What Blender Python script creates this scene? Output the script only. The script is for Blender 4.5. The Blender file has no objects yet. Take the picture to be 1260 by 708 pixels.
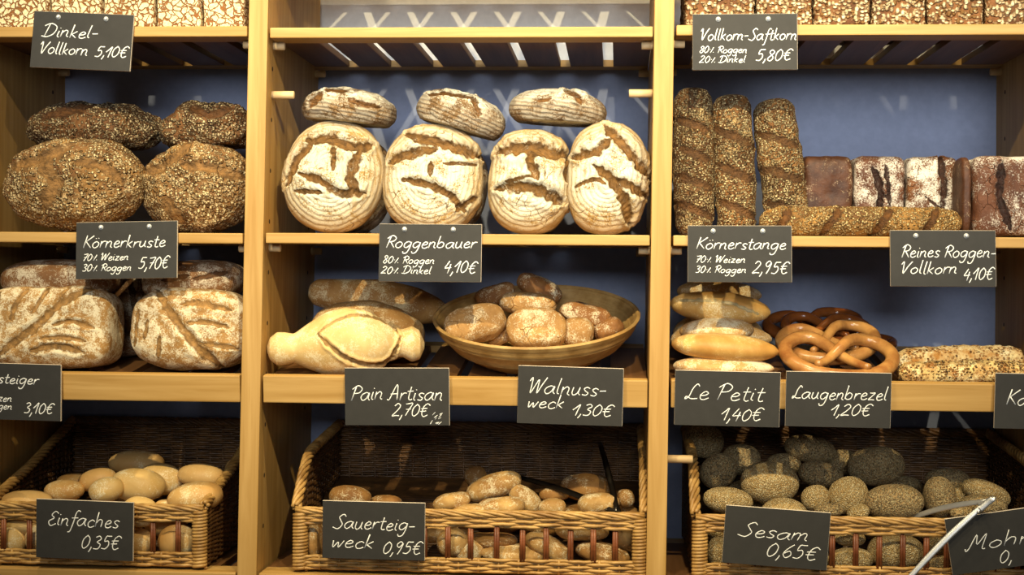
import bpy, bmesh, math, random
import numpy as np
from mathutils import Vector, Matrix, noise

# ------------------------------------------------------------------ camera, world, lights, exposure
SC = bpy.context.scene
COL = SC.collection
F, D, ZC = 1900.0, 1900.0 / 700.0, 1.45          # focal length in px, camera distance, camera height
n_ = Vector((130, 14, -F)).normalized()
z_ = Vector((0.0085, 1, 0)); z_ = (z_ - n_ * z_.dot(n_)).normalized()
x_ = n_.cross(z_)
W2C = Matrix((x_, n_, z_)).transposed()            # world -> camera directions
C2W = W2C.transposed()
CAMPOS = Vector((0, -D, ZC))
cam_data = bpy.data.cameras.new('camera'); cam_data.sensor_width = 36; cam_data.lens = 36 * F / 1260
cam_data.clip_start = 0.05
cam = bpy.data.objects.new('camera', cam_data); COL.objects.link(cam)
cam.matrix_world = Matrix.Translation(CAMPOS) @ C2W.to_4x4()
SC.camera = cam

w = bpy.data.worlds.new('shop_air'); SC.world = w; w.use_nodes = True
bg = w.node_tree.nodes['Background']
bg.inputs[0].default_value = (0.88, 0.94, 1.0, 1); bg.inputs[1].default_value = 0.13

def spot(name, loc, target, power, size, blend, radius, color):
    l = bpy.data.lights.new(name, 'SPOT'); l.energy = power; l.spot_size = math.radians(size); l.spot_blend = blend
    l.shadow_soft_size = radius; l.color = color
    o = bpy.data.objects.new(name, l); COL.objects.link(o); o.location = loc
    o.rotation_euler = (Vector(target) - Vector(loc)).to_track_quat('-Z', 'Y').to_euler()
    return o
WARM = (1.0, 0.85, 0.53)
# two spots across the shop, aimed at the shelves, and a ceiling track close in front of them
spot('spotlight', (-0.80, -1.80, ZC + 1.30), (-0.45, 0.1, ZC + 0.20), 170, 58, 1.0, 0.018, WARM)
spot('spotlight', (0.16, -1.80, ZC + 1.30), (-0.12, 0.1, ZC + 0.20), 170, 58, 1.0, 0.018, WARM)
spot('spotlight', (0.98, -1.80, ZC + 1.30), (0.62, 0.1, ZC + 0.16), 112, 58, 1.0, 0.02, WARM)
for tx, tp in ((-0.92, 40), (-0.05, 42), (0.62, 36)):
    spot('track_spotlight', (tx, -0.60, ZC + 1.36), (tx, 0.0, ZC + 0.10), tp, 92, 0.8, 0.02, WARM)

# added cool fill lamp behind the camera, brightens the back wall between shelves
l = bpy.data.lights.new('cool_front_fill', 'AREA'); l.shape = 'RECTANGLE'; l.size = 2.6; l.size_y = 1.1; l.energy = 12.5
l.color = (0.86, 0.93, 1.0); l.spread = math.radians(36)
front_fill = bpy.data.objects.new('cool_front_fill', l); COL.objects.link(front_fill); front_fill.location = (0.25, -4.2, ZC + 1.0)
front_fill.rotation_euler = (Vector((0.1, 0.2, ZC + 0.72)) - Vector(front_fill.location)).to_track_quat('-Z', 'Y').to_euler()

VS = SC.view_settings
SC.display_settings.display_device = 'sRGB'
VS.view_transform = 'Standard'; VS.look = 'None'; VS.exposure = 0.0; VS.gamma = 1.0; VS.use_curve_mapping = False

# ------------------------------------------------------------------ pixel <-> place helpers
def P(px, py, Y=0.0):
    d = C2W @ Vector((px - 630.0, 354.0 - py, -F))
    t = (Y - CAMPOS.y) / d.y
    return CAMPOS + d * t
def MPP(px, py, Y=0.0):                            # metres per pixel there
    return (P(px + 1, py, Y) - P(px - 1, py, Y)).length / 2

def lin(h):
    if isinstance(h, str):
        h = [int(h[i:i + 2], 16) for i in (0, 2, 4)]
    c = [v / 255 for v in h]
    return tuple([(v / 12.92 if v <= 0.04045 else ((v + 0.055) / 1.055) ** 2.4) for v in c] + [1.0])

# ------------------------------------------------------------------ node helpers
class NT:
    def __init__(s, name):
        m = bpy.data.materials.new(name); m.use_nodes = True
        s.m = m; s.t = m.node_tree; s.b = s.t.nodes['Principled BSDF']
    def n(s, typ, **kw):
        nd = s.t.nodes.new(typ)
        for k, v in kw.items():
            if k.startswith('i_'):
                key = k[2:]; key = int(key) if key.isdigit() else key
                s.put(nd.inputs[key], v)
            else: setattr(nd, k, v)
        return nd
    def put(s, sock, v):
        if isinstance(v, bpy.types.NodeSocket): s.t.links.new(v, sock)
        else: sock.default_value = v
    def math(s, op, a, b=0.0, clamp=False):
        nd = s.n('ShaderNodeMath', operation=op, use_clamp=clamp); s.put(nd.inputs[0], a); s.put(nd.inputs[1], b); return nd.outputs[0]
    def mix(s, f, a, b):
        nd = s.n('ShaderNodeMix', data_type='RGBA'); s.put(nd.inputs[0], f); s.put(nd.inputs[6], a); s.put(nd.inputs[7], b); return nd.outputs[2]
    def ramp(s, f, lo, hi, a=0.0, b=1.0):
        nd = s.n('ShaderNodeMapRange', clamp=True); s.put(nd.inputs[0], f)
        for i, v in enumerate((lo, hi, a, b)): s.put(nd.inputs[i + 1], v)
        return nd.outputs[0]
    def coords(s, scale=(1, 1, 1), rnd=True):
        tc = s.n('ShaderNodeTexCoord').outputs['Object']
        if rnd:
            r = s.n('ShaderNodeObjectInfo').outputs['Random']
            v = s.n('ShaderNodeVectorMath', operation='SCALE'); s.put(v.inputs[0], (3.1, 7.7, 5.3)); s.put(v.inputs['Scale'], r)
            a = s.n('ShaderNodeVectorMath', operation='ADD'); s.put(a.inputs[0], tc); s.put(a.inputs[1], v.outputs[0]); tc = a.outputs[0]
        mp = s.n('ShaderNodeMapping'); s.put(mp.inputs[0], tc); mp.inputs['Scale'].default_value = scale
        return mp.outputs[0]
    def noise(s, vec, scale, detail=4, rough=0.6, dist=0.0):
        nd = s.n('ShaderNodeTexNoise'); s.put(nd.inputs['Vector'], vec); nd.inputs['Scale'].default_value = scale
        nd.inputs['Detail'].default_value = detail; nd.inputs['Roughness'].default_value = rough; nd.inputs['Distortion'].default_value = dist
        return nd.outputs['Fac']
    def vor(s, vec, scale, feature='F1', rnd=1.0):
        nd = s.n('ShaderNodeTexVoronoi', feature=feature); s.put(nd.inputs['Vector'], vec); nd.inputs['Scale'].default_value = scale
        nd.inputs['Randomness'].default_value = rnd
        return nd
    def attr(s, name):
        return s.n('ShaderNodeAttribute', attribute_name=name).outputs['Fac']
    def bump(s, h, strength, dist):
        nd = s.n('ShaderNodeBump'); s.put(nd.inputs['Height'], h); nd.inputs['Strength'].default_value = strength; nd.inputs['Distance'].default_value = dist
        s.t.links.new(nd.outputs[0], s.b.inputs['Normal'])
    def done(s, color, rough=0.7, spec=0.3):
        s.put(s.b.inputs['Base Color'], color); s.put(s.b.inputs['Roughness'], rough); s.b.inputs['Specular IOR Level'].default_value = spec
        return s.m

def plain(name, col, rough=0.6, metal=0.0, spec=0.4, bump=0.0):
    k = NT(name); v = k.coords()
    f = k.noise(v, 60, 3)
    c = lin(col); k.b.inputs['Metallic'].default_value = metal
    if bump: k.bump(f, bump, 0.002)
    return k.done(k.mix(k.ramp(f, 0.3, 0.7, 0, 1), tuple([x * 0.88 for x in c[:3]] + [1]), c), rough, spec)

def wood(name, light, dark, axis, rough=0.55):
    k = NT(name)
    sc = {'x': (1.2, 22, 22), 'y': (22, 1.2, 22), 'z': (22, 22, 1.2)}[axis]
    fine = {'x': (9, 170, 170), 'y': (170, 9, 170), 'z': (170, 170, 9)}[axis]
    v = k.coords(sc); v2 = k.coords(fine)
    g = k.noise(v, 2.2, 5, 0.55, 0.6); p = k.noise(v2, 1.0, 2, 0.5)
    c = k.mix(k.ramp(g, 0.30, 0.70), lin(dark), lin(light))
    c = k.mix(k.ramp(p, 0.60, 0.72, 0, 0.45), c, lin(dark))
    k.bump(p, 0.12, 0.001)
    return k.done(c, rough, 0.35)

OAK_L, OAK_D = 'C49C5C', 'A67C3A'
M = {}
M['oak_z'] = wood('oak_upright', OAK_L, OAK_D, 'z')
M['oak_x'] = wood('oak_rail', OAK_L, OAK_D, 'x')
M['oak_y'] = wood('oak_slat', '7E5630', '64421F', 'y')
M['dowel'] = wood('pale_dowel', 'D9BC8C', 'C9A672', 'x')
M['hole'] = plain('hole_shade', '3A2512', 0.9)
M['blue'] = plain('dusty_blue_board', '858DA6', 0.55, spec=0.25)
M['white_wall'] = plain('white_plaster', 'DEDBD3', 0.8, spec=0.2)
M['floor'] = plain('grey_tile', '6E665C', 0.5)
M['slate'] = plain('slate_board', '3B3936', 0.6, spec=0.12)
M['edge'] = plain('pale_board_edge', 'DCCBB4', 0.7)
M['chalk'] = plain('white_paint_pen', 'F4F2EA', 0.8, spec=0.1)
M['pin'] = plain('silver_pin', 'E2E2DE', 0.25, metal=0.25, spec=0.8)
M['steel'] = plain('brushed_steel', 'DAD8D4', 0.42, metal=0.85, spec=0.6)
M['dark_steel'] = plain('dark_steel', '5A544C', 0.3, metal=1.0)
def wicker(name, a, b):
    k = NT(name); v = k.coords((1, 1, 1)); g = k.noise(v, 28, 4, 0.6); g2 = k.noise(k.coords((60, 60, 400)), 1, 2)
    c = k.mix(k.ramp(g, 0.35, 0.65), lin(b), lin(a)); c = k.mix(k.ramp(g2, 0.5, 0.7, 0, 0.5), c, lin(b)); k.bump(g2, 0.2, 0.001)
    return k.done(c, 0.45, 0.4)
M['wicker'] = wicker('golden_wicker', 'C49A58', '8C6430')
M['wicker_dark'] = wicker('shaded_wicker', '74502A', '48301A')  # darker copy of the wicker, the shade inside the baskets put into its colour
M['bar'] = wicker('reddish_willow', '8A4E2A', '5E3016')

def crust(name, c1, c2, flour=None, cut='7A4A20', seeds=None, ring=0.0, rough=0.7, spec=0.3, bump=0.6, mott=22, top_shade=None, crack=None, patch=None):
    """flour=(colour, amount, noise scale); seeds=(cells per metre, amount, light, dark); ring=strength of basket rings"""
    k = NT(name); v = k.coords()
    n1 = k.noise(v, mott, 6, 0.62, 0.3); n2 = k.noise(v, 160, 5, 0.7)
    n3 = k.noise(v, mott * 3.5, 5, 0.65, 0.4)
    col = k.mix(k.ramp(n1, 0.36, 0.64), lin(c1), lin(c2))
    if patch:
        pn = k.noise(v, patch[1], 5, 0.65, 0.5); col = k.mix(k.ramp(pn, 0.50, 0.62, 0, patch[2]), col, lin(patch[0]))
    ct = k.attr('cut'); h = k.math('MULTIPLY', n2, 0.5)
    ctn = k.ramp(k.math('ADD', ct, k.math('MULTIPLY', k.math('SUBTRACT', n3, 0.5), 0.7)), 0.32, 0.55)
    if top_shade: col = k.mix(k.ramp(k.math('ADD', k.attr('top'), k.math('MULTIPLY', k.math('SUBTRACT', n1, 0.5), 1.2)), 0.55, 1.0, 0, 0.9), col, lin(top_shade))  # shelf shade put into the colour: nearly black towards the top
    cutcol = k.mix(k.ramp(n3, 0.35, 0.65), lin(cut), tuple([x * 0.40 for x in lin(cut)[:3]] + [1]))
    cutcol = k.mix(k.ramp(ct, 0.40, 0.85, 0.75, 0.0), cutcol, tuple([x * 0.30 for x in lin(cut)[:3]] + [1]))
    if flour:
        fc, amt, fs = flour
        f = k.noise(v, fs, 6, 0.72, 0.2); f2 = k.noise(v, 420, 2, 0.6)
        ff = k.math('ADD', f, k.math('MULTIPLY', k.math('SUBTRACT', f2, 0.5), 0.5))
        fm = k.ramp(ff, 0.62 - amt * 0.34, 0.76 - amt * 0.34)
        if ring:
            r = k.attr('ring')
            wv = k.math('SINE', k.math('ADD', k.math('MULTIPLY', r, 2 * math.pi / 0.0078), k.math('MULTIPLY', n1, 9.0)))
            wv = k.ramp(wv, -0.9, 0.5)
            edge = k.attr('rad')
            deep = k.ramp(edge, 0.62, 0.98, 0.0, 1.0)
            dab = k.noise(k.coords((75, 75, 16)), 1.0, 3, 0.6)
            fm = k.math('MULTIPLY', fm, k.ramp(dab, 0.56, 0.68, 1.0, 0.45))
            fm = k.math('MULTIPLY', fm, k.math('SUBTRACT', 1.0, k.math('MULTIPLY', k.math('SUBTRACT', 1.0, wv), k.math('MULTIPLY', deep, ring))))
            fm = k.math('MULTIPLY', fm, k.ramp(edge, 0.62, 1.08, 1.0, 0.28))
            h = k.math('ADD', h, k.math('MULTIPLY', wv, 0.4))
        col = k.mix(fm, col, lin(fc))
        cutcol = k.mix(k.ramp(ff, 0.60, 0.8, 0, 0.55), cutcol, lin(fc))
        h = k.math('ADD', h, k.math('MULTIPLY', fm, 0.15))
    if crack:
        wn = k.n('ShaderNodeTexNoise'); k.put(wn.inputs['Vector'], v); wn.inputs['Scale'].default_value = 40
        sv = k.n('ShaderNodeVectorMath', operation='SCALE'); k.put(sv.inputs[0], wn.outputs['Color']); sv.inputs['Scale'].default_value = 0.03
        ad = k.n('ShaderNodeVectorMath', operation='ADD'); k.put(ad.inputs[0], v); k.put(ad.inputs[1], sv.outputs[0])
        ce = k.vor(ad.outputs[0], crack[0], 'DISTANCE_TO_EDGE').outputs['Distance']
        cm = k.math('MULTIPLY', k.ramp(ce, 0.006, 0.03 if crack[0] > 20 else 0.05, 1, 0), k.ramp(n1, 0.50, 0.62, 0, crack[1]))
        col = k.mix(cm, col, lin(cut)); h = k.math('SUBTRACT', h, k.math('MULTIPLY', cm, 0.8))
    if seeds:
        sc, amt, sl, sd = seeds
        vo = k.vor(k.coords((1, 1, 1.5)), sc); vo2 = k.vor(k.coords((1.45, 1.2, 1)), sc * 0.8)
        def layer(vo):
            sep = k.n('ShaderNodeSeparateColor'); k.put(sep.inputs[0], vo.outputs['Color'])
            body = k.ramp(vo.outputs['Distance'], 0.30, 0.55, 1, 0)
            zone = k.ramp(k.math('ADD', k.noise(v, mott * 0.7, 3), k.math('MULTIPLY', sep.outputs[2], 0.30)), 0.85 - amt * 0.6, 0.95 - amt * 0.6)
            m = k.math('MULTIPLY', body, zone)
            return m, k.mix(k.ramp(sep.outputs[0], 0.15, 0.85), lin(sd), lin(sl))
        for vo_ in (vo, vo2):
            m, sc_ = layer(vo_)
            m = k.math('MULTIPLY', m, k.math('SUBTRACT', 1.0, k.math('MULTIPLY', ctn, 0.85)))
            col = k.mix(m, col, sc_); h = k.math('ADD', h, k.math('MULTIPLY', m, 1.1))
    col = k.mix(ctn, col, cutcol)
    h = k.math('ADD', h, k.math('MULTIPLY', k.math('MULTIPLY', ctn, n3), 0.9))
    k.bump(h, bump, 0.003)
    return k.done(col, rough, spec)

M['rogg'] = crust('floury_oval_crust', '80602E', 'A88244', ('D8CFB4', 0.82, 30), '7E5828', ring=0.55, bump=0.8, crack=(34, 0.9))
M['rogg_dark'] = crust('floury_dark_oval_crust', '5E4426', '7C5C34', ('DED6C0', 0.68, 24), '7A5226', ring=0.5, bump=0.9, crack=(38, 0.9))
M['korn'] = crust('seeded_round_crust', '6E4826', '9E753E', ('D6BA8A', 0.22, 40), '9A703E', (160, 0.58, 'EFD49E', '7A5628'), bump=1.3, mott=20, crack=(15, 1.0), patch=('4A2A14', 11, 0.8))
M['korn_dark'] = crust('top_shaded_seeded_crust', '5C3A1E', '8A5E34', None, '6E4826', (180, 0.60, 'DDC494', '5C4222'), top_shade='160E09', bump=1.3, mott=20, patch=('2A1A10', 14, 0.8))
M['stange'] = crust('seeded_stick_crust', '5E3C1C', '8A5C2C', ('D8B67A', 0.20, 30), '6E4A26', (220, 0.66, 'E6CE98', '644622'), bump=1.3, patch=('33200F', 12, 0.7))
M['lying'] = crust('seeded_lying_crust', '765022', 'A4783C', None, '6A4218', (220, 0.62, 'E4C68A', '86602E'), bump=1.2, patch=('4E2E14', 16, 0.7))
M['saft'] = crust('dark_seed_block_crust', '5E3A1C', '8A5A30', None, '3A2010', (110, 0.92, 'EED6A8', '7E5A2E'), bump=1.2, patch=('4A2A14', 18, 0.6))
M['rye'] = crust('dark_rye_crust', '4A2A1A', '6E442C', ('D8CCBA', 0.40, 15), '34190C', bump=1.0, rough=0.6, crack=(40, 1.0))
M['rye_plain'] = crust('brown_rye_crust', '3E2416', '5C3822', ('B39A7C', 0.14, 30), '40220F', bump=0.8, rough=0.5, mott=35)
M['rye_cracked'] = crust('cracked_rye_crust', '54301A', '744826', ('DAD0BE', 0.50, 20), '40220F', bump=1.0, crack=(46, 1.0))
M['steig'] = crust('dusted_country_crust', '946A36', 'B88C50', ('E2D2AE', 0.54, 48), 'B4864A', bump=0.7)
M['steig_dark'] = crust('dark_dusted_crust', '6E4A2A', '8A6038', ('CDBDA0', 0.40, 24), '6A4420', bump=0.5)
M['pale'] = crust('pale_roll_crust', 'CFA660', 'DDBB7C', ('F0E0B8', 0.25, 16), 'E0C48A', rough=0.5, bump=0.2, mott=12)
M['pale_tan'] = crust('tan_roll_crust', 'C09050', 'D4AC6C', ('E8D4A4', 0.22, 16), 'D0A868', rough=0.5, bump=0.2, mott=12)
M['art'] = crust('ivory_loaf_crust', 'CFA968', 'DFC084', ('EAD6A8', 0.36, 26), 'BE965A', rough=0.65, bump=0.35, mott=14)
M['art_brown'] = crust('brown_loaf_crust', '9A6A34', 'B88A4C', ('D8C090', 0.32, 20), 'D0A86A', bump=0.3)
M['walnut'] = crust('floury_square_roll_crust', '9A6E3A', 'BC8E52', ('E2CDA4', 0.34, 30), '8A5A2A', bump=0.9, crack=(30, 0.8))
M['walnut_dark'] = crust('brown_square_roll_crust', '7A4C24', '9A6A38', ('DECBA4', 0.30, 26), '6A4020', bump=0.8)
M['sauer'] = crust('sourdough_roll_crust', '9A6E38', 'BE985C', ('DFCFA8', 0.34, 30), '7A5022', bump=0.6)
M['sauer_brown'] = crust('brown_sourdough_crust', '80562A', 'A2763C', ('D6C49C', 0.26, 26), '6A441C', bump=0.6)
M['petit'] = crust('golden_stick_crust', 'C08C44', 'DDB66A', ('F2E0AE', 0.25, 14), 'E6CC90', rough=0.5, bump=0.2, mott=14)
M['petit_dust'] = crust('dusted_stick_crust', 'BE9050', 'D4AC6C', ('ECDCB4', 0.45, 24), 'B08444', bump=0.4)
M['sesame'] = crust('sesame_roll_crust', '9A7A48', 'B2925A', None, '8A6A3A', (330, 0.95, 'E6D2A2', 'A88A56'), bump=0.8)
M['poppy'] = crust('poppy_roll_crust', '94774A', 'AA8A5A', None, '6A5430', (330, 0.95, 'D0BA8A', '66563C'), bump=0.8)
M['pretzel'] = crust('glossy_pretzel_crust', '8E562A', 'C08C4C', None, 'EBD4A4', rough=0.25, spec=0.6, bump=0.08, mott=16)
M['pretzel_dark'] = crust('dark_pretzel_crust', '6E3818', '8E5022', None, 'D8B478', rough=0.22, spec=0.6, bump=0.08, mott=14)
M['stick'] = crust('cheese_seed_stick_crust', '9C6228', 'E6C680', ('F0DCA4', 0.3, 40), 'D8B468', (230, 0.42, 'A87236', '3E2A12'), bump=1.0, mott=45)
M['stick_pale'] = crust('cheese_stick_crust', 'B27A36', 'EAD49A', ('F2E2B4', 0.3, 30), 'E2C888', (200, 0.36, 'B4763A', '5A3816'), bump=0.8, mott=36)
M['banneton'] = wicker('cane_bowl', 'B8945A', '94703C')

def crackle():
    k = NT('crackled_flour_crust'); v = k.coords()
    wn = k.n('ShaderNodeTexNoise'); k.put(wn.inputs['Vector'], v); wn.inputs['Scale'].default_value = 45
    sv = k.n('ShaderNodeVectorMath', operation='SCALE'); k.put(sv.inputs[0], wn.outputs['Color']); sv.inputs['Scale'].default_value = 0.028
    ad = k.n('ShaderNodeVectorMath', operation='ADD'); k.put(ad.inputs[0], v); k.put(ad.inputs[1], sv.outputs[0])
    e = k.vor(ad.outputs[0], 84, 'DISTANCE_TO_EDGE').outputs['Distance']
    n = k.noise(v, 260, 4, 0.7)
    gap = k.ramp(k.math('ADD', e, k.math('MULTIPLY', k.math('SUBTRACT', n, 0.5), 0.12)), 0.04, 0.11, 1, 0)
    col = k.mix(k.ramp(n, 0.30, 0.6), lin('D2B078'), lin('F2E2B8'))
    col = k.mix(gap, col, lin('8E5C30'))
    k.bump(k.math('ADD', k.math('MULTIPLY', n, 0.5), k.math('SUBTRACT', 1.0, gap)), 0.9, 0.004)
    return k.done(col, 0.8, 0.2)
M['crackle'] = crackle()

# ------------------------------------------------------------------ mesh helpers
def setmeta(o, label=None, cat=None, group=None, kind=None):
    if label: o['label'] = label
    if cat: o['category'] = cat
    if group: o['group'] = group
    if kind: o['kind'] = kind
    return o

def link_mesh(name, verts, faces, mats, parent=None, smooth=True, attrs=None, fmat=None):
    me = bpy.data.meshes.new(name)
    me.from_pydata([tuple(map(float, v)) for v in verts], [], [tuple(f) for f in faces])
    for m in (mats if isinstance(mats, (list, tuple)) else [mats]): me.materials.append(m)
    if smooth: me.polygons.foreach_set('use_smooth', [True] * len(me.polygons))
    if fmat: me.polygons.foreach_set('material_index', fmat)
    for k, v in (attrs or {}).items():
        a = me.attributes.new(k, 'FLOAT', 'POINT'); a.data.foreach_set('value', np.asarray(v, dtype=np.float32))
    me.update()
    o = bpy.data.objects.new(name, me); COL.objects.link(o)
    if parent: o.parent = parent
    return o

def empty(name, loc, rot=(0, 0, 0), label=None, cat=None, group=None):
    o = bpy.data.objects.new(name, None); COL.objects.link(o); o.location = loc; o.rotation_euler = rot; o.empty_display_size = 0.02
    return setmeta(o, label, cat, group)

class MB:
    """collects shapes that become ONE mesh object"""
    def __init__(s): s.v = []; s.f = []; s.m = []
    def add(s, vs, fs, mi=0):
        b = len(s.v); s.v += [tuple(x) for x in vs]; s.f += [tuple(i + b for i in f) for f in fs]; s.m += [mi] * len(fs)
    def hexa(s, c, mi=0, bev=0.0):
        """c: 8 corners, order (x0y0z0,x1y0z0,x1y1z0,x0y1z0, same at z1)"""
        F6 = [(0, 3, 2, 1), (4, 5, 6, 7), (0, 1, 5, 4), (1, 2, 6, 5), (2, 3, 7, 6), (3, 0, 4, 7)]
        if not bev: s.add(c, F6, mi); return
        bm = bmesh.new(); vv = [bm.verts.new(x) for x in c]
        for f in F6: bm.faces.new([vv[i] for i in f])
        bmesh.ops.bevel(bm, geom=bm.edges[:], offset=bev, segments=2, affect='EDGES', profile=0.6)
        bm.verts.index_update()
        s.add([v.co[:] for v in bm.verts], [[v.index for v in f.verts] for f in bm.faces], mi); bm.free()
    def box(s, x0, x1, y0, y1, z0, z1, mi=0, bev=0.0):
        s.hexa([(x0, y0, z0), (x1, y0, z0), (x1, y1, z0), (x0, y1, z0), (x0, y0, z1), (x1, y0, z1), (x1, y1, z1), (x0, y1, z1)], mi, bev)
    def tube(s, pts, r, sides=6, mi=0, cap=True, flat=1.0, up=None):
        pts = [Vector(p) for p in pts]; n = len(pts)
        rs = r if isinstance(r, (list, tuple)) else [r] * n
        b = len(s.v); prev = None
        for i, p in enumerate(pts):
            t = (pts[min(i + 1, n - 1)] - pts[max(i - 1, 0)])
            if t.length < 1e-9: t = Vector((0, 0, 1))
            t.normalize()
            if prev is None:
                a = Vector(up) if up else (Vector((0, 1, 0)) if abs(t.y) < 0.9 else Vector((1, 0, 0)))
            else: a = prev
            a = (a - t * a.dot(t))
            if a.length < 1e-6: a = Vector((0, 0, 1)) - t * t.z
            a.normalize(); prev = a; c = t.cross(a)
            for k in range(sides):
                q = 2 * math.pi * k / sides
                s.v.append(tuple(p + a * (math.cos(q) * rs[i] * flat) + c * (math.sin(q) * rs[i])))
        for i in range(n - 1):
            for k in range(sides):
                k2 = (k + 1) % sides
                s.f.append((b + i * sides + k, b + i * sides + k2, b + (i + 1) * sides + k2, b + (i + 1) * sides + k)); s.m.append(mi)
        if cap:
            s.f.append(tuple(b + k for k in reversed(range(sides)))); s.f.append(tuple(b + (n - 1) * sides + k for k in range(sides))); s.m += [mi, mi]
    def build(s, name, mats, parent=None, smooth=False):
        return link_mesh(name, s.v, s.f, mats, parent, smooth, fmat=s.m)

def polydist(pt, poly):
    """distance of 2-D points to a polyline"""
    best = np.full(len(pt), 1e9); tt = np.zeros(len(pt))
    for i in range(len(poly) - 1):
        a = np.array(poly[i]); b = np.array(poly[i + 1]); ab = b - a
        t = np.clip(((pt - a) @ ab) / max(ab @ ab, 1e-12), 0, 1)
        d = np.linalg.norm(pt - (a + t[:, None] * ab), axis=1)
        m = d < best; best[m] = d[m]; tt[m] = (i + t[m]) / (len(poly) - 1)
    return best, tt

_CS = {}
def cubesphere(n):
    if n in _CS: return _CS[n]
    idx = {}; V = []; Fc = []
    def vid(p):
        k = tuple(int(round(x * n)) for x in p)
        if k not in idx: idx[k] = len(V); V.append(p)
        return idx[k]
    for ax in range(3):
        for sg in (-1, 1):
            for i in range(n):
                for j in range(n):
                    q = []
                    for di, dj in ((0, 0), (1, 0), (1, 1), (0, 1)):
                        u = -1 + 2 * (i + di) / n; v_ = -1 + 2 * (j + dj) / n
                        p = [0, 0, 0]; p[ax] = sg; p[(ax + 1) % 3] = u; p[(ax + 2) % 3] = v_
                        q.append(vid(tuple(p)))
                    Fc.append(q if sg > 0 else q[::-1])
    A = np.tan(np.array(V) * math.pi / 4); A /= np.linalg.norm(A, axis=1)[:, None]
    _CS[n] = (A, Fc); return _CS[n]

def fbm(pts, scale, seed, octv=4):
    o = Vector((seed * 1.37, seed * 0.71, seed * 2.13))
    return np.array([noise.fractal(Vector(p) * scale + o, 0.9, 2.0, octv) for p in pts])

def spline(p, k=5):
    """a smooth curve through 2-D points"""
    if len(p) < 3: return list(p)
    q = [p[0]] + list(p) + [p[-1]]; out = []
    for i in range(1, len(q) - 2):
        p0, p1, p2, p3 = [np.array(x, float) for x in q[i - 1:i + 3]]
        for j in range(k):
            t = j / k
            out.append(tuple(0.5 * ((2 * p1) + (p2 - p0) * t + (2 * p0 - 5 * p1 + 4 * p2 - p3) * t * t + (3 * p1 - p0 - 3 * p2 + p3) * t ** 3)))
    out.append(tuple(p[-1])); return out

def finish(pts, nor, a, b, c, amp, ns, seed, cuts, face, octv=4, lie=False):
    """noise and scored cuts; returns displaced points and the pattern attributes"""
    nz = fbm(pts, ns, seed, octv) * amp if amp else np.zeros(len(pts))
    cut = np.zeros(len(pts)); disp = nz.copy()
    if cuts:
        jit = fbm(pts, 90, seed + 5, 3)
        for poly, wd, dp in cuts:
            if face == 'F': p2 = pts[:, [0, 2]]; sc = (a, c); ok = pts[:, 1] < 0.15 * b
            else: p2 = pts[:, [0, 1]]; sc = (a, b); ok = pts[:, 2] > 0
            # smooth the polyline
            pl = [(x * sc[0], y * sc[1]) for x, y in spline(poly)]
            d, t = polydist(p2, pl)
            taper = np.clip(4.0 * np.minimum(t, 1 - t) + 0.35, 0, 1)
            ww = wd * taper
            d = d + jit * wd * 0.5
            g = np.exp(-(d / ww) ** 2) * ok
            disp += -dp * g + 0.55 * dp * np.exp(-((d - 1.7 * ww) / (0.7 * ww)) ** 2) * ok
            cut = np.maximum(cut, g)
    seg = max(c - a, 0) * 0.8
    zz = np.clip(pts[:, 2], -seg, seg)
    ring = np.hypot(pts[:, 0], pts[:, 2] - zz) if c >= a else np.hypot(pts[:, 0] - np.clip(pts[:, 0], -(a - c) * .8, (a - c) * .8), pts[:, 2])
    ring = ring + np.maximum(pts[:, 1], 0) * 1.0
    rad = np.sqrt((pts[:, 0] / a) ** 2 + (pts[:, 2] / c) ** 2) + np.maximum(pts[:, 1], 0) / b * 0.4
    if lie:
        ring = pts[:, 2] * 1.05 + pts[:, 0] * .12
        rad = np.sqrt((pts[:, 0] / a) ** 2 + (pts[:, 1] / b) ** 2) * 0.98 - np.clip(pts[:, 2] / c, 0, 1) * .25
    top = np.clip(pts[:, 2] / c, 0, 1)
    return pts + nor * disp[:, None], dict(cut=cut, ring=ring, rad=rad, top=top)

def blob(a, b, c, p=2.2, n=16, amp=0.002, ns=18, seed=0, cuts=None, face='F', flat=None, lie=False):
    A, Fc = cubesphere(n)
    px_, pz_ = (p if isinstance(p, tuple) else (p, p))
    s = ((np.abs(A[:, 0]) ** px_ + np.abs(A[:, 1]) ** px_) ** (pz_ / px_) + np.abs(A[:, 2]) ** pz_) ** (-1.0 / pz_)
    U = A * s[:, None]
    pts = U * np.array([a, b, c])
    nor = A / np.array([a, b, c]); nor /= np.linalg.norm(nor, axis=1)[:, None]
    pts, at = finish(pts, nor, a, b, c, amp, ns, seed, cuts, face, lie=lie)
    if flat is not None:
        zf = -flat * c; m = pts[:, 2] < zf; pts[m, 2] = zf + (pts[m, 2] - zf) * 0.12
    return pts, Fc, at

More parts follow.
